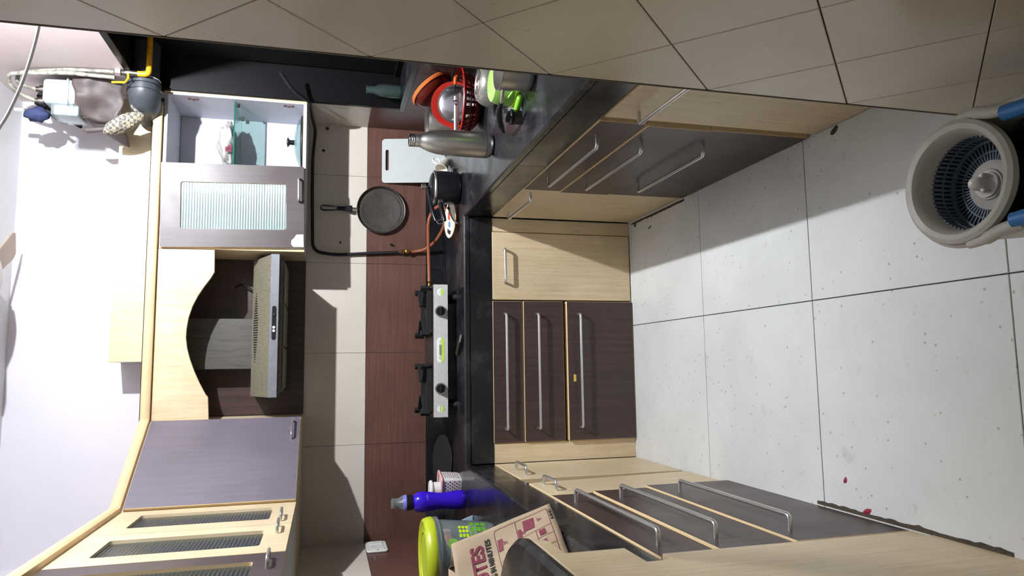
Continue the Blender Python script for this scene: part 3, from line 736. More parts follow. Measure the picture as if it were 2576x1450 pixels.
for (x, z, nm, lb) in ((1.225, 1.50, 'wall_hook', 'empty metal hook on cream tile near the window corner'), (.585, 1.148, 'wall_hook', 'tiny metal screw hook on brown tile beside the valve')):
    t = thing(nm, lb, 'hook', (x, -.012, z))
    lathe('plate', [(0, 0), (.010, 0), (.009, .003), (0, .003)], 'dark_steel', t, (x, -.0072, z), 16, RX)
    tube('hook', fillet([(x, -.008, z), (x, -.026, z-.004), (x, -.028, z+.010)], .006), .003, 'dark_steel', t, 8)
for x, z in ((1.099, 1.519), (.590, 1.423)):
    lathe('wall_plug', [(0, 0), (.008 if x > 1 else .0055, 0), (.006, .003), (0, .003)], 'black_plastic', at=(x, -.009, z), loc=(x, -.0072, z), seg=12, M=RX,
          label='dark round wall plug in cream tile above cutting board' if x > 1 else 'small dark drill hole plug in cream tile left of the pan', cat='wall plug')

# cutting board leaning on the wall
Mb = Matrix.Translation((1.0, -.098, ZC+.001)) @ Matrix.Rotation(R(-14), 4, 'X')
prism('cutting_board', [(p[0]-.068+.0, p[1]) for p in rrect(0, .252, 0, .352, .018)], 'y', -.004, .004, 'board_plastic', holes=[[(p[0]-.068, p[1]) for p in rrect(.070, .190, .314, .332, .0088)][::-1]], M=Mb, at=(1.05, -.1, ZC), label='white plastic cutting board with slot handle leaning on brown tiles', cat='cutting board')

# pressure cooker
pc = thing('pressure_cooker', 'small black pressure cooker with twin handles', 'pressure cooker', (.792, -.52, ZC))
px, py = .792, -.515
lathe('pot', [(0, 0), (.066, 0), (.076, .006), (.081, .02), (.082, .10), (.080, .118), (.077, .121)], 'black_plastic', pc, (px, py, ZC), 48)
lathe('lid_rim', [(.077, .119), (.083, .121), (.084, .128), (.080, .133), (.074, .134)], 'brushed_steel', pc, (px, py, ZC), 48)
lathe('lid', [(.076, .130), (.066, .141), (.045, .148), (.02, .152), (0, .153)], 'black_plastic', pc, (px, py, ZC), 48)
lathe('vent_weight', [(0, .153), (.006, .153), (.006, .166), (.013, .167), (.013, .188), (.010, .190), (0, .190)], 'brushed_steel', pc, (px, py-.004, ZC), 20)
hdir = Vector((-.93, -.37, 0)).normalized()
def hpt(d, z): return Vector((px, py, ZC+z))+hdir*d
tube('lid_bar', [hpt(0, .157), hpt(.05, .156), hpt(.095, .150)], .007, 'black_plastic', pc, 8, flat=1.6)
tube('lid_handle', [hpt(.085, .150), hpt(.13, .144), hpt(.185, .132), hpt(.20, .128)], [.010, .012, .011, .008], 'black_plastic', pc, 12)
box('handle_bracket', (-.008, .012, -.012, .012, -.012, .012), 'brushed_steel', pc, bev=.001, M=Matrix.Translation(hpt(.083, .100)) @ Matrix.Rotation(math.atan2(hdir.y, hdir.x), 4, 'Z'))
tube('pot_handle', [hpt(.093, .100), hpt(.13, .097), hpt(.175, .090), hpt(.195, .086)], [.012, .013, .012, .009], 'black_plastic', pc, 12)
for d_, z in ((.102, .112), (.178, .103)): lathe('rivet', [(0, 0), (.004, 0), (.003, .003), (0, .003)], 'chrome', pc, hpt(d_, z-.004), 10)
tube('locking_link', [hpt(.195, .128), hpt(.214, .118), hpt(.212, .098), hpt(.196, .090), hpt(.190, .105), hpt(.196, .124)], .0024, 'brushed_steel', pc, 8)

# oval plate with a peeler and knife
pl = thing('printed_plate', 'white plate with red and blue print lying by the worktop corner', 'plate', (.662, -.40, ZC))
Mp = Matrix.Translation((.662, -.375, ZC+.016)) @ Matrix.Rotation(R(8), 4, 'X')
lathe('plate_body', [(0, -.004), (.055, -.004), (.095, .006), (.096, .008), (.094, .0085), (.055, 0), (0, 0)], 'ceramic', pl, (0, 0, 0), 48, Mp)
lathe('plate_rim', [(.0945, .0065), (.0965, .0072), (.0945, .009), (.093, .0083)], 'brass', pl, (0, 0, 0), 48, Mp)
prism('red_patch', [(.0, .02), (.045, .028), (.05, .045), (.015, .05)], 'z', .0015, .003, 'orange_print', pl, M=Mp)
prism('blue_patch', [(-.035, .018), (-.005, .018), (-.005, .038), (-.03, .04)], 'z', .0015, .003, 'blue_print', pl, M=Mp)
tube('spoon', smooth_path([(.752, -.40, ZC+.030), (.72, -.405, ZC+.034), (.69, -.42, ZC+.030), (.64, -.47, ZC+.020), (.612, -.52, ZC+.006)]), [.004]*6+[.009, .012, .012, .010]+[.006]*15, 'polished_steel', at=(.69, -.43, ZC), label='steel spoon resting across the printed plate', cat='spoon', flat=.45)
bm = bmesh.new(); add_box(bm, -.030, .030, -.010, .010, 0, .006, .002, 1, Matrix.Translation((.605, -.345, ZC+.022)) @ Matrix.Rotation(R(70), 4, 'Z'))
finish('clip', bm, 'black_plastic', at=(.605, -.345, ZC+.022), label='black plastic clip on the left edge of the printed plate', cat='clip')

# lighter lying in front of the stove
lt = thing('gas_lighter', 'worn steel gas lighter lying in front of the stove', 'lighter', (.0, -.56, ZC))
tube('barrel', [(-.03, -.505, ZC+.0125), (.03, -.585, ZC+.0125)], .0095, 'dark_steel', lt, 12)
tube('nozzle', [(.03, -.585, ZC+.0125), (.058, -.605, ZC+.011)], .006, 'brushed_steel', lt, 10)

# tawa griddle
Mt = Matrix.Translation((-.572, -.20, ZC+.037)) @ Matrix.Rotation(R(13), 4, 'X') @ Matrix.Rotation(R(3), 4, 'Y')
lathe('tawa', [(0, -.004), (.128, 0), (.13, .002), (.128, .004), (.06, .001), (0, 0)], 'black_iron', M=Mt, loc=(0, 0, 0), seg=48, at=(-.57, -.2, ZC), label='flat round iron griddle leaning on the worktop left of the stove', cat='griddle')

# perforated white basket with pink rim, and the cup inside
bk = thing('perforated_basket', 'small white perforated basket with pink rim', 'basket', (-.655, -.50, ZC))
Mk = Matrix.Translation((-.655, -.495, ZC)) @ Matrix.Rotation(R(-12), 4, 'Z')
bm = bmesh.new()
n = 8
def ring(hw, z):
    return [Mk @ Vector((x, y, z)) for x, y in rrect(-hw, hw, -hw, hw, .012, 3)]
levels = [ring(.046, 0), ring(.050, .01), ring(.056, .094), ring(.0535, .094), ring(.0475, .012), ring(.044, .006)]
rows = [[bm.verts.new(p) for p in l] for l in levels]
for a, b in zip(rows, rows[1:]):
    for i in range(len(a)): bm.faces.new((a[i], a[(i+1) % len(a)], b[(i+1) % len(a)], b[i]))
bm.faces.new(rows[0][::-1]); bm.faces.new(rows[-1])
bw = finish('body', bm, 'white_plastic', bk, smooth=True)
tube('rim', [Mk @ Vector((x, y, .097)) for x, y in rrect(-.058, .058, -.058, .058, .014, 3)+[(.058, .044)]], .006, 'pink_plastic', bk, 8)
bm = bmesh.new()
for s in range(4):
    Ms = Mk @ Matrix.Rotation(R(90*s), 4, 'Z')
    for r_ in range(7):
        for q in range(6):
            x = -.038+.0152*q+(.0076 if r_ % 2 else 0); z = .016+.0105*r_
            if x > .042: continue
            add_lathe(bm, [(0, 0), (.0034, 0)], 6, Ms @ Matrix.Translation((x, -.0505-.0605*0-(z*.0665), z)) @ RX)
finish('hole', bm, 'maroon_print', bk, kind='stuff')
cp = thing('paper_cup', 'white lidded cup standing in the perforated basket', 'cup', (-.672, -.495, ZC+.006))
lathe('cup_body', [(0, .0), (.024, 0), (.033, .10), (.033, .128), (0, .128)], 'white_plastic', cp, (-.668, -.485, ZC+.008), 28)
lathe('cup_rim', [(.033, .124), (.041, .126), (.042, .134), (.037, .139), (0, .139)], 'white_plastic', cp, (-.668, -.485, ZC+.008), 28)

# purple bottle
pb = thing('water_bottle', 'purple plastic water bottle with clear flip cap', 'bottle', (-.703, -.615, ZC))
bm = bmesh.new(); prof = [(0, 0), (.034, 0), (.042, .010), (.0435, .03), (.041, .06), (.037, .10), (.0365, .125), (.041, .155), (.0455, .185), (.0465, .20), (.044, .218), (.036, .232), (.030, .238), (.030, .243)]
add_lathe(bm, prof, 40, Matrix.Translation((-.699, -.615, ZC)))
body = finish('bottle_body', bm, 'purple_plastic', pb, smooth=True)
L0 = (-.699, -.615, ZC)
lathe('collar', [(.031, .243), (.0345, .244), (.0345, .268), (.031, .270)], 'black_plastic', pb, L0, 32)
lathe('cap_base', [(.031, .268), (.035, .270), (.035, .276), (.030, .284), (.016, .285)], 'lilac_plastic', pb, L0, 32)
lathe('clear_cap', [(.0365, .270), (.035, .285), (.024, .302), (.0225, .304), (.0225, .334), (.020, .337), (0, .337)], 'clear_tub', pb, L0, 32)
lathe('spout', [(.017, .284), (.014, .288), (.014, .325), (0, .326)], 'dark_steel', pb, L0, 20)
def on_bottle(x, y): a = R(-75)+x/.0463; return Vector((L0[0]+.0472*math.cos(a), L0[1]+.0472*math.sin(a), ZC+.175+y))
lettering('embossed_lettering', 'cello', .016, on_bottle, 'lilac_plastic', pb)

# lime-lidded toy tub
tb = thing('storage_tub', 'big clear tub with lime green lid and coloured bits inside', 'tub', (-.79, -1.20, ZC))
T0 = (-.790, -1.20, ZC)
lathe('tub_wall', [(.0, .002), (.085, .002), (.103, .010), (.112, .03), (.131, .222), (.1285, .222), (.1095, .032), (.10, .013), (.0, .006)], 'clear_tub', tb, T0, 56)
lathe('tub_lip', [(.1285, .217), (.141, .219), (.143, .226), (.140, .236), (.130, .238)], 'clear_tub', tb, T0, 56)
lid = lathe('lid', [(.128, .232), (.140, .236), (.143, .243), (.141, .256), (.136, .270), (.130, .274), (.122, .273), (.117, .268), (.095, .267), (.093, .270), (.088, .270), (.086, .267), (0, .266)], 'lime', tb, T0, 56)
def patch(name, a0, a1, z0, z1, mat, r=3, inset=0):
    bm = bmesh.new(); nn_ = 6
    pl = rrect(0, 1, 0, 1, .28, r)
    vs2 = []
    for u, v in pl:
        a = R(a0+(a1-a0)*u); z = z0+(z1-z0)*v; rad = .112+(z-.03)*.099+.0012
        vs2.append(bm.verts.new((T0[0]+rad*math.cos(a), T0[1]+rad*math.sin(a), ZC+z)))
    bm.faces.new(vs2); return finish(name, bm, mat, tb)
for i in range(3):
    for j in range(3):
        patch('green_print', -52+j*15-i*0, -40+j*15, .045+i*.022, .063+i*.022, 'green_print')
        patch('lime_print', -48+j*9, -41+j*9, .115+i*.013, .1255+i*.013, 'lime_print')
patch('green_print', -66, -50, .160, .195, 'toy_green'); patch('green_print', -74, -62, .105, .125, 'green_print')
for i in range(4):
    for j in range(4): patch('lime_dot', -72+j*3.6, -70+j*3.6, .082+i*.0055, .0855+i*.0055, 'lime_print', 1)
for i, (dx, dy, dz, sz, m_, nmc) in enumerate(((.062, -.052, .185, .026, 'toy_orange', 'orange'), (.080, .008, .182, .024, 'toy_pink', 'peach'), (.020, -.078, .178, .024, 'toy_purple', 'purple'), (-.040, -.068, .165, .026, 'toy_blue', 'blue'),
                                              (.068, -.025, .120, .030, 'mop_blue', 'dark blue'), (.010, -.060, .105, .030, 'meter_grey', 'grey'), (.030, .020, .125, .030, 'toy_green', 'green'), (.030, -.045, .050, .032, 'scrap_white', 'white'), (-.045, -.010, .120, .032, 'yellow_pack', 'yellow'))):
    pos = (T0[0]+dx*.98, T0[1]+dy*.98, ZC+dz); bm = bmesh.new()
    add_box(bm, -sz, sz, -sz*.6, sz*.6, -sz*.6, sz*.6, sz*.2, 1, Matrix.Translation(pos) @ Matrix.Rotation(math.atan2(dy, dx)+R(90), 4, 'Z') @ Matrix.Rotation(.3*(i % 3-1), 4, 'Y'))
    finish('toy_block', bm, m_, at=pos, label='%s toy block seen through the clear tub' % nmc, cat='toy', group='toy blocks in the clear tub')

# paper carrier bag leaning over the worktop edge
bg_ = thing('paper_bag', 'brown kraft paper bag with maroon and black print', 'paper bag', (-.60, -1.97, ZC))
PA, PB = Vector((-.486, -1.900, ZC+.003)), Vector((-.592, -2.075, ZC+.003))
PC, PD = Vector((-.592, -1.850, 1.140)), Vector((-.705, -2.035, 1.150))
bkv = Vector((-.085, .045, 0))
def face(s, t, off=.0):
    """s: 0 left (B side) .. 1 right (A side); t: 0 bottom .. 1 top"""
    lo = PB.lerp(PA, s); hi = PD.lerp(PC, s); p = lo.lerp(hi, t)
    nrm = Vector((.86, -.47, .25)).normalized()
    wob = 0.009*math.sin(t*5.2+s*2)*math.sin(s*math.pi)+.004*math.sin(s*5+t*3)*t+.004*noise.noise(Vector((s*3, t*4, 1.3)))
    return p+nrm*(wob+off)
bm = bmesh.new(); nu, nv = 18, 22
g = [[bm.verts.new(face(i/nu, j/nv)) for j in range(nv+1)] for i in range(nu+1)]
for i in range(nu):
    for j in range(nv): bm.faces.new((g[i][j], g[i+1][j], g[i+1][j+1], g[i][j+1]))
fo = finish('front_face', bm, 'kraft_paper', bg_, smooth='all'); s_ = fo.modifiers.new('thickness', 'SOLIDIFY'); s_.thickness = .0008; s_.offset = -1
def back(s, t): 
    p = PB.lerp(PA, s).lerp(PD.lerp(PC, s), t); return p+bkv*(min(1, .25+1.4*t))+Vector((0, 0, .004*math.sin(s*9)))*t+bkv*.12*math.sin(s*5)*t
bo = sheet('back_face', lambda u, v: back(u, v), 10, 12, 'kraft_paper', bg_, .0008)
for s in (0, 1):
    def side(u, v, s=s):
        a = face(s, v); b = back(s, v); p = a.lerp(b, u); fold = math.sin(u*math.pi)*.022*min(1, v*1.6)
        return p+(PB-PA).normalized()*(-fold if s == 0 else fold)
    sheet('side_gusset', side, 6, 14, 'kraft_paper', bg_, .0008)
def onface(s0, t0, W_=.203, H_=.30): return lambda x, y: face(s0+x/W_, t0+y/H_, .0022)
lettering('big_lettering', 'UTES', .052, onface(.22, .715), 'maroon_print', bg_, .0016)
lettering('small_lettering', 'NG IN MINUTES', .0205, onface(.13, .64), 'black_print', bg_, .0006)
lettering('top_lettering', 't', .055, onface(.10, .85), 'black_print', bg_, .0012)
lettering('tiny_lettering', 'OOMING', .013, onface(.16, .53), 'maroon_print', bg_)
def strip(s0, t0, s1, t1, wd=.0012, mat='maroon_print', nm='printed_line', n=8):
    bm = bmesh.new(); a = Vector((s0*.203, t0*.30)); b = Vector((s1*.203, t1*.30)); d = (b-a).normalized(); p = Vector((-d.y, d.x))*wd/2
    L1 = []; L2 = []
    for i in range(n+1):
        q = a.lerp(b, i/n)
        L1.append(bm.verts.new(face((q+p).x/.203, (q+p).y/.30, .0015))); L2.append(bm.verts.new(face((q-p).x/.203, (q-p).y/.30, .0015)))
    for i in range(n): bm.faces.new((L1[i], L1[i+1], L2[i+1], L2[i]))
    return finish(nm, bm, mat, bg_)
for q in ((.02, .585, .90, .585), (.90, .585, .93, .57), (.93, .57, .93, .05), (.0, .40, .93, .37), (.40, .585, .42, .385), (.0, .065, .93, .05), (.30, .385, .30, .06), (.62, .375, .62, .055), (.0, .22, .62, .21), (.15, .215, .15, .06), (.46, .215, .46, .06)): strip(*q)
for i in range(3):
    for (a, b) in ((.70, .515), (.70, .33), (.80, .16)): strip(a-.03, b-.014*i, a+.03-.012*i, b-.014*i, .0022)
strip(.60, .555, .78, .545, .014, nm='printed_pencil', n=3); strip(.62, .355, .78, .350, .010, nm='printed_tool', n=3); strip(.70, .26, .88, .245, .032, nm='printed_pouch', n=3)
strip(.20, .15, .40, .165, .014, nm='printed_knife', n=3); strip(.49, .155, .59, .155, .018, nm='printed_cup', n=3)
for i in range(9): strip(.70+.024*i, .012, .70+.024*i, .042, .0016+.0016*(i % 3 == 0), 'black_print', 'barcode_bar', 1)
tube('twisted_handle', smooth_path([face(.36, .97, .002), face(.30, 1.02, .01), face(.1, 1.10, .016), face(-.15, 1.16, .016)]), .0022, 'kraft_paper', bg_, 8)

# small packets behind the tub
t = thing('foil_packet', 'pale blue snack packet standing between purple bottle and tub', 'packet', (-.77, -.80, ZC))
prism('sachet', [(-.765, ZC+.001), (-.735, ZC+.001), (-.752, ZC+.052)], 'y', -.80, -.795, 'pale_blue', t, bev=.001)
bm = bmesh.new(); add_box(bm, -.03, .03, -.02, .02, 0, .045, .006, 1, Matrix.Translation((-.79, -.88, ZC)) @ Matrix.Rotation(.5, 4, 'Z'))
finish('paper_packet', bm, 'scrap_white', at=(-.79, -.88, ZC), label='crumpled white packet behind the clear tub', cat='packet')
# switch plate
sw = thing('switch_plate', 'white switch plate on the brown tiled side wall', 'switch', (XL+.01, -.165, 1.17))
prism('plate', rrect(-.260, -.072, 1.176, 1.282, .018), 'x', XL+.0072, XL+.020, 'switch_white', sw, bev=.004, smooth=True)
prism('rocker', rrect(-.150, -.090, 1.195, 1.262, .006), 'x', XL+.0195, XL+.025, 'switch_white', sw, bev=.002)
prism('socket_cover', rrect(-.235, -.165, 1.195, 1.262, .006), 'x', XL+.0195, XL+.023, 'switch_white', sw, bev=.002)
lathe('screw', [(0, 0), (.004, 0), (.003, .002), (0, .002)], 'dark_steel', sw, (XL+.020, -.252, 1.228), 10, Matrix.Rotation(R(90), 4, 'Y'))
for y in (-.345, -.362):
    lathe('screw', [(0, 0), (.005, 0), (.004, .004), (0, .004)], 'chrome', at=(XL+.0075, y, 1.248), loc=(XL+.0072, y, 1.248), seg=10, M=Matrix.Rotation(R(90), 4, 'Y'), label='bare steel screw in brown tile beside the switch plate', cat='screw', group='screws beside the switch plate')

# ------------------------------------------------------------------ things on the right worktop
sb = thing('steel_bottle', 'tall uncapped stainless steel bottle on the wet worktop', 'bottle', (.785, -1.265, ZC))
B0 = (.7855, -1.235, ZC)
lathe('bottle_body', [(0, .004), (.036, .0), (.040, .004), (.046, .012), (.050, .022), (.0512, .032), (.0512, .16), (.0505, .19), (.047, .225), (.040, .255), (.031, .277), (.0255, .287), (.0245, .291), (.0245, .309), (.0225, .312)], 'brushed_steel', sb, B0, 48)
lathe('neck_thread', [(.0225, .309), (.0255, .311), (.0255, .314), (.0235, .316), (.0255, .319), (.0255, .322), (.0235, .324), (.0255, .327), (.0255, .331), (.024, .333), (.021, .333), (.021, .300), (0, .300)], 'polished_steel', sb, B0, 40)
lathe('base_seam', [(.0512, .031), (.0518, .0325), (.0512, .034)], 'dark_steel', sb, B0, 48)
# red colander
cb = thing('colander_basket', 'round dark red slotted plastic colander basket', 'basket', (1.045, -.97, ZC))
C0 = (1.050, -.985, ZC+.002)
bm = bmesh.new(); prof = [(0, 0), (.080, 0), (.095, .008), (.125, .045), (.145, .085), (.155, .092)]
add_lathe(bm, [(0, 0), (.080, 0), (.095, .008), (.118, .034)], 72, Matrix.Translation(C0))
add_lathe(bm, [(.141, .078), (.146, .087)], 72, Matrix.Translation(C0))
for i in range(72):
    if i % 2 and not (i % 12 == 11): continue
    a0, a1 = 2*math.pi*i/72, 2*math.pi*(i+1)/72
    q = [bm.verts.new((C0[0]+r*math.cos(a), C0[1]+r*math.sin(a), C0[2]+z)) for (r, z, a) in ((.118, .034, a0), (.118, .034, a1), (.141, .078, a1), (.141, .078, a0))]
    bm.faces.new(q)
add_lathe(bm, [(.1295, .053), (.1325, .060)], 72, Matrix.Translation(C0))
o = finish('bowl', bm, 'maroon_body', cb, smooth=True); s_ = o.modifiers.new('thickness', 'SOLIDIFY'); s_.thickness = .003
lathe('rim', [(.145, .084), (.160, .086), (.162, .092), (.158, .096), (.146, .092), (.145, .084)], 'red_plastic', cb, C0, 72)
# plate and lid standing in the colander
Ml = Matrix.Translation((1.052, -.955, ZC+.106)) @ Matrix.Rotation(R(-12), 4, 'Z') @ Matrix.Rotation(R(72), 4, 'X')
rp = thing('red_plate', 'bright red plate standing on edge in the colander behind a steel lid', 'plate', (1.05, -.95, ZC+.01))
lathe('plate_body', [(0, -.008), (.075, -.008), (.099, .0), (.0995, .003), (.096, .003), (.074, -.005), (0, -.005)], 'red_plastic', rp, (0, 0, 0), 48, Ml)
ld = thing('cooker_lid', 'shiny steel cooker lid with long flat handle in the colander', 'lid', (1.045, -.98, ZC+.01))
Ml2 = Matrix.Translation((1.047, -.978, ZC+.098)) @ Matrix.Rotation(R(-12), 4, 'Z') @ Matrix.Rotation(R(72), 4, 'X')
lathe('lid_disc', [(0, .007), (.04, .006), (.072, .002), (.077, .0), (.072, -.001), (0, .003)], 'polished_steel', ld, (0, 0, 0), 48, Ml2)
lathe('gasket', [(.075, .002), (.0825, .001), (.0825, -.003), (.075, -.003), (.075, .002)], 'black_rubber', ld, (0, 0, 0), 48, Ml2)
hb = Ml2 @ Vector((.0, -.035, .012))
tube('lid_handle', [Ml2 @ Vector((.030, -.002, .016)), Ml2 @ Vector((-.03, -.004, .018)), Ml2 @ Vector((-.085, -.006, .020)), Ml2 @ Vector((-.135, -.008, .020))], .010, 'brushed_steel', ld, 8, flat=.35)
lathe('lid_knob', [(0, .0), (.012, 0), (.012, .008), (.008, .012), (0, .013)], 'polished_steel', ld, (0, 0, 0), 20, Ml2 @ Matrix.Translation((.002, .0, .016)))
pr = thing('peeler', 'orange-handled peeler hooked on the colander rim', 'peeler', (1.08, -1.10, ZC+.1))
tube('grip', [(1.118, -1.105, ZC+.118), (1.100, -1.12, ZC+.128), (1.072, -1.125, ZC+.130)], [.006, .008, .005], 'orange_plastic', pr, 10)
tube('blade', [(1.074, -1.122, ZC+.130), (1.030, -1.128, ZC+.138)], [.005, .002], 'dark_steel', pr, 8, flat=.4)
# orange tub lid, steel tin, black bag behind
ot = thing('orange_tub', 'orange plastic bowl tilted on its side against the window sill', 'bowl', (1.16, -.66, ZC))
Mo = Matrix.Translation((1.164, -.835, 1.042)) @ Vector((.80, .16, .58)).to_track_quat('Z', 'Y').to_matrix().to_4x4() @ Matrix.Scale(.93, 4)
lathe('bowl_body', [(0, -.045), (.075, -.045), (.09, -.038), (.108, -.006), (.110, .0), (.104, 0), (.087, -.034), (0, -.041)], 'maroon_body', ot, (0, 0, 0), 48, Mo)
lathe('bowl_rim', [(.104, -.006), (.113, -.007), (.116, .003), (.113, .010), (.106, .010), (.103, .002), (.104, -.006)], 'orange_plastic', ot, (0, 0, 0), 48, Mo)
tn = thing('steel_tin', 'upturned steel pot standing in the back corner', 'pot', (1.165, -.40, ZC))
lathe('pot_body', [(.078, 0), (.080, .002), (.078, .125), (.073, .145), (.060, .153), (0, .154)], 'brushed_steel', tn, (1.160, -.42, ZC), 40)
lathe('pot_rim', [(.078, 0), (.084, 0), (.084, .005), (.078, .005)], 'brushed_steel', tn, (1.160, -.42, ZC), 40)
cu = thing('cream_cup', 'cream cup lying behind the steel bottle', 'cup', (1.0, -.25, ZC))
Mc = Matrix.Translation((.985, -.235, ZC+.036)) @ Matrix.Rotation(R(-62), 4, 'Y') @ Matrix.Rotation(R(30), 4, 'X')
lathe('cup_body', [(0, -.05), (.022, -.05), (.035, .03), (.0365, .032), (.033, .032), (.020, -.046), (0, -.046)], 'ceramic', cu, (0, 0, 0), 32, Mc)
lathe('cup_handle', [(.020, -.004), (.024, 0), (.020, .004), (.016, 0), (.020, -.004)], 'ceramic', cu, (0, 0, 0), 20, Mc @ Matrix.Translation((.045, 0, -.008)) @ RX)
t = thing('steel_clip', 'small black and steel clip lying on the worktop by the bottle', 'clip', (.91, -.40, ZC))
box('clip_base', (.895, .925, -.415, -.385, ZC+.001, ZC+.014), 'black_plastic', t, bev=.003)
tube('clip_wire', [(.897, -.415, ZC+.015), (.897, -.385, ZC+.020), (.923, -.385, ZC+.020), (.923, -.415, ZC+.015)], .002, 'chrome', t, 6)
bb = thing('rubbish_bag', 'black plastic bag hanging below the window sill', 'bag', (1.195, -1.10, .96))
bm = bmesh.new(); bmesh.ops.create_icosphere(bm, subdivisions=3, radius=1)
for v in bm.verts:
    nz = noise.noise(v.co*2.3)*.18+noise.noise(v.co*6)*.07
    v.co = Vector((1.195, -1.10, 1.040))+Vector((v.co.x*.038, v.co.y*.12, v.co.z*.075))*(1+nz)
finish('bag_body', bm, 'black_rubber', bb, smooth='all')
# speckled kadai, green pot, saucepan
kd = thing('speckled_pot', 'grey speckled non-stick pot upturned in front of the colander', 'pot', (.985, -1.36, ZC))
Kp = Matrix.Translation((.990, -1.345, ZC+.001))
lathe('pot_body', [(.090, 0), (.088, .02), (.078, .058), (.066, .076), (.056, .081)], 'speckled_nonstick', kd, (0, 0, 0), 48, Kp)
lathe('pot_base', [(.057, .080), (.055, .0835), (.040, .0835), (.038, .081), (.026, .081), (.024, .0835), (.012, .0835), (.010, .081), (0, .081)], 'brushed_steel', kd, (0, 0, 0), 48, Kp)
tube('pot_handle', [(.912, -1.36, ZC+.018), (.885, -1.375, ZC+.024), (.85, -1.40, ZC+.020), (.835, -1.43, ZC+.016)], [.009, .008, .010, .006], 'black_plastic', kd, 10, flat=.6)
gp = thing('green_tub', 'light green plastic tub beside the steel saucepan', 'tub', (.885, -1.56, ZC))
lathe('tub_body', [(.066, 0), (.070, .002), (.068, .06), (.060, .082), (.050, .088), (0, .088)], 'green_plastic', gp, (.892, -1.585, ZC+.001), 40)
lathe('tub_rim', [(.068, .0), (.074, .0), (.074, .010), (.069, .010)], 'lime_print', gp, (.892, -1.585, ZC+.001), 40)
sp = thing('saucepan', 'steel saucepan with long curved black handle', 'saucepan', (.855, -1.80, ZC))
S0 = (.868, -1.785, ZC+.001)
lathe('pan_body', [(0, 0), (.064, 0), (.070, .006), (.073, .02), (.074, .105), (.077, .108), (.0725, .108), (.071, .022), (.066, .006), (0, .004)], 'brushed_steel', sp, S0, 44)
tube('handle_stem', [(S0[0]-.072, S0[1]+.010, ZC+.092), (S0[0]-.092, S0[1]+.035, ZC+.090), (S0[0]-.100, S0[1]+.06, ZC+.086)], .006, 'brushed_steel', sp, 10, flat=.6)
tube('handle_grip', smooth_path([(S0[0]-.099, S0[1]+.058, ZC+.087), (S0[0]-.115, S0[1]+.10, ZC+.085), (S0[0]-.128, S0[1]+.16, ZC+.066), (S0[0]-.135, S0[1]+.235, ZC+.034)]), [.008]*3+[.0105]*12+[.009, .008, .007, .006], 'black_plastic', sp, 12, flat=.8)
sr = thing('tea_strainer_cup', 'small dark steel cup with black ring beside green tube', 'cup', (.752, -1.655, ZC))
lathe('cup_body', [(0, 0), (.024, 0), (.0245, .030), (.021, .034), (.0, .034)], 'dark_steel', sr, (.752, -1.655, ZC), 28)
lathe('cup_cap', [(.0235, .026), (.0265, .027), (.0265, .038), (.020, .041), (.018, .052), (.012, .054), (0, .054)], 'black_plastic', sr, (.752, -1.655, ZC), 28)
gt = thing('green_tube', 'bright green plastic tube lying beside the small dark cup', 'tube', (.80, -1.68, ZC))
tube('tube_body', [(.783, -1.655, ZC+.013), (.806, -1.690, ZC+.0125)], .0115, 'bright_green', gt, 16)
lathe('tube_end', [(0, .011), (.008, .008), (.0115, 0)], 'bright_green', gt, (0, 0, 0), 16, Matrix.Translation((.806, -1.690, ZC+.0125)) @ Vector((.023, -.035, 0)).to_track_quat('Z', 'Y').to_matrix().to_4x4())
rg = thing('green_ring_lid', 'light green ring lid leaning behind the green tube', 'lid', (.835, -1.68, ZC))
lathe('ring', [(.028, -.004), (.034, 0), (.028, .004), (.024, 0), (.028, -.004)], 'green_plastic', rg, (0, 0, 0), 32, Matrix.Translation((.846, -1.655, ZC+.024)) @ Matrix.Rotation(R(35), 4, 'Y'))
lathe('ring_disc', [(0, .001), (.026, .001), (.026, -.001), (0, -.001)], 'clear_tub', rg, (0, 0, 0), 32, Matrix.Translation((.846, -1.655, ZC+.024)) @ Matrix.Rotation(R(35), 4, 'Y'))
# droplets on the wet granite
for i, (x, y) in enumerate(((.73, -1.50), (.725, -1.54), (.715, -1.47), (.70, -1.58), (.74, -1.44), (.71, -1.42), (.695, -1.52))):
    lathe('water_drop', [(.005, 0), (.0042, .0012), (.002, .002), (0, .0022)], 'clear_glass', at=(x, y, ZC), loc=(x, y, ZC+.0002), seg=10, label='small water drop on the black worktop near the bottle', cat='water drop', group='water drops by the bottle')
# glass bottle on the sill
gb = lathe('glass_bottle', [(0, .002), (.030, .0), (.034, .006), (.034, .09), (.028, .115), (.019, .135), (.018, .165), (.021, .168), (.021, .174), (.0175, .174), (.0155, .137), (.025, .113), (.031, .089), (.031, .008), (0, .006)], 'clear_glass', at=(XR+.045, -.43, WZ0), loc=(XR+.045, -.43, WZ0+.001), seg=32, label='empty clear glass milk bottle on the dark window sill', cat='bottle')

# ------------------------------------------------------------------ inside the open wall cabinet
gl = thing('pan_lid', 'domed glass pan lid with black knob in the open cabinet', 'lid', (1.075, -.19, ZU0+.018))
G0 = (1.076, -.185, ZU0+.018)
lathe('glass_dome', [(.137, .010), (.12, .022), (.09, .034), (.05, .044), (.02, .047), (0, .0475)], 'clear_glass', gl, G0, 48)
lathe('steel_rim', [(.136, .002), (.141, .004), (.141, .011), (.136, .013), (.133, .008), (.136, .002)], 'dark_steel', gl, G0, 48)
lathe('knob', [(0, .047), (.013, .047), (.0125, .068), (.014, .070), (.025, .076), (.023, .081), (.008, .085), (0, .085)], 'black_plastic', gl, G0, 28)
wb_ = thing('plastic_carrier', 'crumpled white plastic carrier bag on the glass shelf', 'plastic bag', (1.05, -.17, 1.946))
bm = bmesh.new(); bmesh.ops.create_icosphere(bm, subdivisions=4, radius=1)
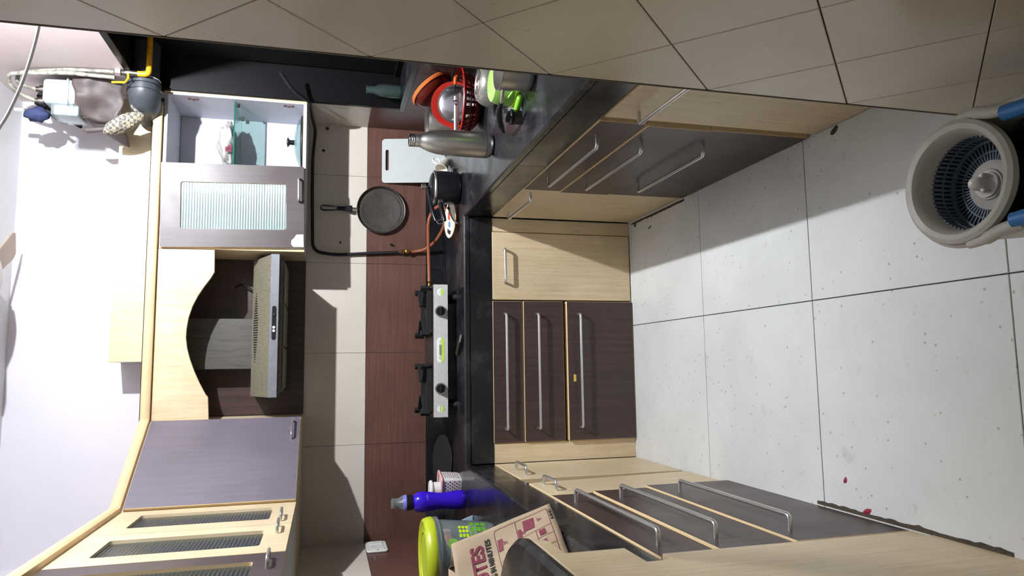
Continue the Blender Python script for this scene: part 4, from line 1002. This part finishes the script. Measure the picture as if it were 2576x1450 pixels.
for v in bm.verts:
    q = v.co.copy(); nz = noise.noise(q*2.1)*.22+noise.noise(q*5.5)*.12+abs(noise.noise(q*9))*.08
    p = Vector((q.x*.112, q.y*.085, q.z*.055 if q.z > 0 else q.z*.030))*(1+nz)
    p.z = max(p.z, -.0285)
    v.co = Vector((1.045, -.175, 1.976))+p
finish('bag_body', bm, 'bag_white', wb_, smooth='all')
bm = bmesh.new()
for i in range(6): add_box(bm, -.002, .002, -.016, .016, 0, .0008, 0, 1, Matrix.Translation((.985+.006*i, -.266, 1.972)) @ Matrix.Rotation(R(90), 4, 'X'))
finish('printed_stripes', bm, 'maroon_print', wb_)
box('yellow_packet', (.575, .640, -.20, -.13, ZU0+.018, ZU0+.075), 'yellow_pack', at=(.6, -.16, ZU0+.018), bev=.006, label='yellow packet seen through the fluted glass door', cat='packet')

# ------------------------------------------------------------------ gas meter and pipes in the upper right corner
gm = thing('gas_meter', 'pale grey domestic gas meter with a clear counter box', 'gas meter', (1.17, -.36, 2.60))
box('meter_body', (1.108, 1.225, -.44, -.27, 2.595, 2.735), 'meter_grey', gm, bev=.022, seg=4, smooth=True)
box('meter_flange', (1.101, 1.231, -.447, -.263, 2.626, 2.638), 'meter_grey', gm, bev=.008, seg=2, smooth=True)
box('counter_box', (1.055, 1.110, -.43, -.29, 2.585, 2.700), 'clear_tub', gm, bev=.010, seg=2, smooth=True)
box('counter_frame', (1.062, 1.109, -.42, -.30, 2.592, 2.69), 'meter_grey', gm, bev=.006)
box('counter_window', (1.064, 1.10, -.4245, -.421, 2.63, 2.675), 'label_white', gm, bev=0)
for x in (1.14, 1.195): lathe('coupling', [(0, 0), (.014, 0), (.014, .012), (.019, .014), (.019, .034), (.012, .036), (.012, .05), (0, .05)], 'dark_steel', gm, (x, -.355, 2.735), 14)
prism('bracket_plate', [(1.05, 2.62), (1.235, 2.66), (1.245, 2.80), (1.20, 2.82), (1.15, 2.80)], 'y', -.255, -.249, 'black_iron', gm)
box('wall_bracket', (1.20, XR-.001, -.255, -.249, 2.62, 2.80), 'black_iron', gm)
box('strap', (-.062, .062, -.003, .003, -.008, .008), 'black_iron', gm, M=Matrix.Translation((1.115, -.300, 2.758)) @ Matrix.Rotation(R(-52), 4, 'Y'))
bm = bmesh.new(); add_tube(bm, fillet([(1.222, -.505, 2.425), (1.228, -.50, 2.62), (1.214, -.47, 2.865), (1.165, -.40, 2.86), (1.142, -.355, 2.79)], .045, 6), .009, 10)
finish('meter_pipe', bm, 'old_pipe', at=(1.22, -.45, 2.6), smooth=True, label='pale curved gas pipe bending over to the meter, nearer the yellow lever', cat='pipe')
bm = bmesh.new(); add_tube(bm, fillet([(1.243, -.52, 2.425), (1.243, -.50, 2.62), (1.240, -.43, 2.83), (1.20, -.40, 2.85), (1.195, -.355, 2.79)], .04, 6), .0085, 10)
finish('meter_pipe', bm, 'old_pipe', at=(1.24, -.5, 2.6), smooth=True, label='straight pale gas pipe rising from the shut-off valve', cat='pipe')
vl = thing('shutoff_valve', 'brass shut-off valve with hex nuts above a yellow elbow', 'valve', (1.243, -.52, 2.32))
lathe('hex_nut', [(0, 0), (.017, 0), (.017, .022), (0, .022)], 'brushed_steel', vl, (1.243, -.52, 2.398), 6, smooth=False)
lathe('valve_body', [(0, 0), (.014, 0), (.015, .02), (.018, .035), (.015, .05), (.011, .065), (0, .065)], 'dark_steel', vl, (1.243, -.52, 2.330), 14)
tube('lever', [(1.232, -.535, 2.365), (1.21, -.54, 2.362), (1.19, -.54, 2.375), (1.19, -.53, 2.43)], .005, 'yellow_pipe', vl, 8)
bm = bmesh.new(); add_tube(bm, fillet([(XR+.163, -.52, 2.285), (1.243, -.52, 2.285), (1.243, -.52, 2.335)], .022, 5), .0125, 12)
finish('yellow_gas_pipe', bm, 'yellow_pipe', at=(1.28, -.52, 2.285), smooth=True, label='yellow painted gas pipe coming in from the window', cat='pipe')
ed = thing('exhaust_duct', 'dark grey exhaust duct pipe elbow coming from the window', 'duct', (1.2, -.44, 2.26))
tube('straight_pipe', [(XR+.163, -.44, 2.320), (1.20, -.44, 2.320)], .062, 'pvc_grey', ed, 28)
tube('elbow', smooth_path([(1.215, -.44, 2.320), (1.19, -.435, 2.320), (1.165, -.41, 2.322), (1.150, -.36, 2.328), (1.147, -.276, 2.335)]), .068, 'pvc_grey', ed, 28)
for x in (1.195, 1.225): lathe('pipe_collar', [(.062, -.008), (.072, -.008), (.072, .008), (.062, .008)], 'pvc_grey', ed, (x, -.44, 2.320), 28, Matrix.Rotation(R(90), 4, 'Y'))
tube('tie_wire', [(1.245, -.44+.067*math.cos(a*.3), 2.32+.067*math.sin(a*.3)) for a in range(22)], .0022, 'cable_white', ed, 6)
# grey cover hanging below the meter
gc = thing('meter_cover', 'brownish grey plastic cover sagging below the gas meter', 'cover', (1.14, -.34, 2.40))
def cov(u, v):
    x = 1.232-u*.16-.03*u*v; z = 2.605-v*.205+.035*u*v; y = -.445+.06*u*u-.02*math.sin(v*4+u*3)
    return Vector((x, y-.018*noise.noise(Vector((u*4, v*4, .3))), z+.008*math.sin(u*9)))
sheet('front_flap', cov, 14, 14, 'grey_cover', gc, .002)
def cov2(u, v):
    x = 1.070-u*.075*v-.02*u; z = 2.585-v*.17; y = -.385+.12*u+.02*math.sin(u*5+v*4)
    return Vector((x, y, z-.03*u*(1-v)))
sheet('side_flap', cov2, 10, 12, 'grey_cover', gc, .002)
tube('hem_tube', [(1.02, -.365, 2.59), (1.012, -.37, 2.565), (1.022, -.37, 2.50), (1.035, -.37, 2.43)], [.004, .013, .012, .011], 'grey_cover', gc, 10)
nv = thing('navy_rag', 'navy cloth wrapped around the top of the meter pipes', 'cloth', (1.09, -.33, 2.76))
bm = bmesh.new(); bmesh.ops.create_icosphere(bm, subdivisions=3, radius=1)
for v in bm.verts:
    q = v.co.copy(); v.co = Vector((1.085, -.33, 2.785))+Vector((q.x*.032, q.y*.03, q.z*.05))*(1+.35*noise.noise(q*2.5)+.15*noise.noise(q*6))
finish('rag', bm, 'navy_cloth', nv, smooth='all')
box('rag_clip', (1.088, 1.108, -.345, -.325, 2.83, 2.875), 'chrome', nv, bev=.004)
# checked cloth thrown over the boxing
ck = thing('checked_cloth', 'crumpled blue and cream checked cloth over the cornice', 'cloth', (1.05, -.30, 2.31))
bm = bmesh.new(); bmesh.ops.create_icosphere(bm, subdivisions=4, radius=1)
Mq = Matrix.Translation((1.038, -.432, 2.398)) @ Matrix.Rotation(R(-30), 4, 'Y')
for v in bm.verts:
    q = v.co.copy(); nz = .10*noise.noise(q*2.2)+.10*abs(noise.noise(Vector((q.x*2, q.y*7, q.z*2))))
    v.co = Mq @ (Vector((q.x*.036, q.y*.040, q.z*.092))*(1+nz))
finish('cloth_bundle', bm, 'checked_cloth', ck, smooth='all')
tube('cloth_knot', smooth_path([(1.10, -.42, 2.345), (1.125, -.43, 2.365), (1.14, -.42, 2.345), (1.12, -.41, 2.335)]), .011, 'checked_cloth', ck, 10)
# hanging cable
bm = bmesh.new(); add_tube(bm, smooth_path([(.83, -1.9, 2.222), (.805, -1.9, 2.222), (.741, -1.9, 2.231), (.655, -1.9, 2.249), (.579, -1.9, 2.272), (.525, -1.9, 2.294), (.42, -1.88, 2.36), (.30, -1.86, 2.50), (.22, -1.85, 2.969)]), .0042, 8)
add_tube(bm, smooth_path([(.83, -1.9, 2.222), (.95, -1.95, 2.25), (1.10, -2.0, 2.36), (1.2545, -2.02, 2.50)]), .0042, 8)
finish('hanging_cable', bm, 'cable_white', at=(.7, -1.9, 2.25), smooth=True, label='thin white cable sagging across the room from wall to ceiling', cat='cable')
# wall bulb: the lamp that lights the kitchen
bl = thing('wall_bulb', 'white led bulb with an added cut-off dish in a holder on the wall above the window', 'bulb', (XR, BULB[1], BULB[2]))
lathe('backplate', [(0, 0), (.045, 0), (.045, .012), (.02, .018), (.02, .04), (0, .04)], 'switch_white', bl, (XR, BULB[1], BULB[2]), 24, Matrix.Rotation(R(-90), 4, 'Y'))
ax_ = Vector((-.33, .94, -.05)).normalized(); Mbu = Matrix.Translation(Vector(BULB)) @ ax_.to_track_quat('Z', 'Y').to_matrix().to_4x4()
tube('angle_arm', [(XR-.038, BULB[1]-.02, BULB[2]), Vector(BULB)-ax_*.050], .012, 'switch_white', bl, 14)
lathe('bulb_base', [(0, -.050), (.014, -.050), (.012, -.0165), (0, -.0165)], 'switch_white', bl, (0, 0, 0), 24, Mbu)
lathe('cutoff_dish', [(.0125, -.032), (.05, -.026), (.078, -.004), (.079, -.003), (.05, -.024), (.0125, -.029)], 'pvc_grey', bl, (0, 0, 0), 40, Mbu)  # unseen dish, added to cut the bulb's light off the near floor and ceiling
lathe('bulb_globe', [(.018*math.sin(R(a)), -.018*math.cos(R(a))) for a in range(0, 181, 15)], 'bulb_light', bl, (0, 0, 0), 24, Mbu, label='glowing white globe')
# ceiling fan
fn = thing('ceiling_fan', 'small beige-brown ceiling fan hanging near the cooking corner', 'fan', (.3204, -.428, 2.90))
F0 = Vector((.3204, -.428, 2.90))
lathe('motor', [(0, -.035), (.06, -.035), (.105, -.02), (.115, .0), (.105, .035), (.05, .05), (0, .05)], 'cable_white', fn, F0, 40)
tube('downrod', [F0+Vector((0, 0, .05)), (F0.x, F0.y, CEIL-.002)], .012, 'cable_white', fn, 12)
lathe('canopy', [(0, 0), (.05, 0), (.03, -.05), (0, -.05)], 'cable_white', fn, (F0.x, F0.y, CEIL-.001), 24)
for k in range(3):
    a = R(55+120*k); Mr = Matrix.Translation(F0+Vector((0, 0, .005))) @ Matrix.Rotation(a, 4, 'Z') @ Matrix.Rotation(R(9), 4, 'X')
    prism('blade', [(.10, -.035), (.16, -.062), (.30, -.072), (.335, -.055), (.335, .055), (.30, .068), (.16, .055), (.10, .03)], 'z', -.003, .003, 'fan_brown', fn, M=Mr, bev=.0015)
    lathe('blade_screw', [(0, -.008), (.008, -.007), (.008, 0), (0, 0)], 'chrome', fn, (0, 0, 0), 12, Mr @ Matrix.Translation((.125, 0, -.003)))

# ------------------------------------------------------------------ mop bucket
mb = thing('mop_bucket', 'grey spin mop bucket with slotted basket and blue handle ends', 'bucket', (.25, -2.92, 0))
bcx, bcy = .259, -2.800
def stad(r0, r1, z, yfar, ynear, n=20):
    """egg-shaped ring: round far end of radius r0, straight sides, near end of radius r1"""
    p = []
    for i in range(n+1):
        a = R(180*i/n); p.append(Vector((bcx+r0*math.cos(a), yfar+r0*math.sin(a), z)))
    for i in range(n+1):
        a = R(180+180*i/n); p.append(Vector((bcx+r1*math.cos(a), ynear+r1*math.sin(a), z)))
    return p
bm = bmesh.new()
lv = [stad(.085, .07, .0, bcy, bcy-.20), stad(.092, .075, .01, bcy, bcy-.20), stad(.118, .092, .262, bcy, bcy-.22), stad(.128, .104, .268, bcy, bcy-.22), stad(.131, .107, .280, bcy, bcy-.22), stad(.127, .104, .290, bcy, bcy-.22), stad(.122, .098, .286, bcy, bcy-.22), stad(.116, .090, .262, bcy, bcy-.22), stad(.088, .072, .014, bcy, bcy-.2)]
rows = [[bm.verts.new(p) for p in l] for l in lv]
for a, b in zip(rows, rows[1:]):
    for i in range(len(a)): bm.faces.new((a[i], a[(i+1) % len(a)], b[(i+1) % len(a)], b[i]))
bm.faces.new(rows[0][::-1]); bm.faces.new(rows[-1])
finish('bucket_body', bm, 'mop_grey', mb, smooth=True)
bm = bmesh.new(); q = [bm.verts.new((x_, y_, .235)) for x_, y_ in clip([(p.x, p.y) for p in stad(.112, .088, .235, bcy, bcy-.22)], lambda p: bcy-.095-p[1])]; bm.faces.new(q)
finish('dark_inside_sheet', bm, 'mop_dark', mb)  # flat dark sheet stands in for the bucket's dark inside
K0 = (bcx, bcy+.002, 0)
lathe('basket_rim', [(.124, .286), (.122, .297), (.114, .302), (.104, .299), (.097, .288), (.094, .266), (.0935, .252), (.097, .252), (.100, .270), (.112, .290)], 'mop_grey', mb, K0, 56)
bs = lathe('basket_band', [(.0895, .230), (.0915, .230), (.0915, .2335), (.0895, .2335), (.0895, .230)], 'mop_slate', mb, K0, 56)
lathe('basket_shell', [(.0975, .252), (.095, .196), (.0, .194)], 'mop_dark', mb, K0, 40)
bm = bmesh.new()
for i in range(60):
    Mi = Matrix.Translation(K0) @ Matrix.Rotation(2*math.pi*i/60, 4, 'Z')
    add_box(bm, .0905, .0945, -.0024, .0024, .204, .256, 0, 1, Mi)
    add_box(bm, .046, .0935, -.0016, .0016, .198, .202, 0, 1, Mi)
finish('basket_slats', bm, 'mop_slate', mb, kind='stuff')
lathe('basket_floor_ring', [(.087, .198), (.0945, .198), (.0945, .207), (.087, .205), (.087, .198)], 'mop_slate', mb, K0, 56)
lathe('basket_floor_ring', [(.066, .198), (.069, .198), (.069, .2035), (.066, .2035), (.066, .198)], 'mop_slate', mb, K0, 56)
lathe('hub_plate', [(.050, .198), (.050, .205), (.032, .210), (.030, .214), (0, .214)], 'mop_grey', mb, K0, 40)
lathe('hub_post', [(.026, .212), (.026, .220), (.018, .224), (.014, .232), (.014, .244), (.010, .254), (.004, .259), (0, .259)], 'white_plastic', mb, K0, 32)
for i in range(3):
    box('hub_fin', (.006, .022, -.004, .004, .222, .242), 'white_plastic', mb, bev=.002, M=Matrix.Translation(K0) @ Matrix.Rotation(R(120*i+90), 4, 'Z'))
for s in (1, -1):
    q_ = lambda dx, dy, z: (bcx+s*dx, bcy+dy, z)
    tube('handle_arm', smooth_path([q_(.126, -.01, .286), q_(.124, -.045, .292), q_(.112, -.085, .294), q_(.106, -.125, .292)]), [.009]*7+[.012]*12, 'mop_grey', mb, 12)
    tube('handle_end', smooth_path([q_(.100, -.112, .297), q_(.097, -.16, .298), q_(.094, -.235, .300)]), .015, 'mop_blue', mb, 12)
bm = bmesh.new()
for i in range(16):
    add_lathe(bm, [(0, .0035), (.0028, .002), (.0035, 0), (.0028, -.002), (0, -.0035)], 8, Matrix.Translation((bcx-.095+.004*i, bcy-.105-.006*i, .245)))
finish('bead_chain', bm, 'label_white', mb)

# ------------------------------------------------------------------ scraps and grime on the floor
def scrap(x, y, sx, sy, mat, label, cat, rot, grp=None):
    bm = bmesh.new(); pts = [(math.cos(R(a))*(1+.35*noise.noise(Vector((a*.03, x*9, y*9)))), math.sin(R(a))*(1+.35*noise.noise(Vector((a*.03, y*7, x*5))))) for a in range(0, 360, 40)]
    Mx = Matrix.Translation((x, y, .0008)) @ Matrix.Rotation(rot, 4, 'Z')
    lo = [bm.verts.new(Mx @ Vector((px_*sx, py_*sy, 0))) for px_, py_ in pts]; top = bm.verts.new(Mx @ Vector((0, 0, .004)))
    bm.faces.new(lo[::-1])
    for i in range(len(lo)): bm.faces.new((lo[i], lo[(i+1) % len(lo)], top))
    finish('floor_scrap', bm, mat, at=(x, y, 0), label=label, cat=cat, group=grp)
scrap(-.515, -2.16, .008, .016, 'petal', 'dark red petal on the floor near the cream end panel', 'petal', .4)
scrap(-.44, -2.08, .006, .010, 'petal', 'small red petal on the lit floor', 'petal', 1.1)
scrap(.605, -.70, .012, .018, 'leaf_green', 'dry green leaf in the shaded floor corner', 'leaf', .3)
scrap(.56, -.86, .005, .020, 'leaf_green', 'thin curled leaf on the floor beside the shaded cream door', 'leaf', .2)
scrap(.612, -2.13, .010, .020, 'dirt', 'dark food scrap by the tall cream door', 'scrap', .5)
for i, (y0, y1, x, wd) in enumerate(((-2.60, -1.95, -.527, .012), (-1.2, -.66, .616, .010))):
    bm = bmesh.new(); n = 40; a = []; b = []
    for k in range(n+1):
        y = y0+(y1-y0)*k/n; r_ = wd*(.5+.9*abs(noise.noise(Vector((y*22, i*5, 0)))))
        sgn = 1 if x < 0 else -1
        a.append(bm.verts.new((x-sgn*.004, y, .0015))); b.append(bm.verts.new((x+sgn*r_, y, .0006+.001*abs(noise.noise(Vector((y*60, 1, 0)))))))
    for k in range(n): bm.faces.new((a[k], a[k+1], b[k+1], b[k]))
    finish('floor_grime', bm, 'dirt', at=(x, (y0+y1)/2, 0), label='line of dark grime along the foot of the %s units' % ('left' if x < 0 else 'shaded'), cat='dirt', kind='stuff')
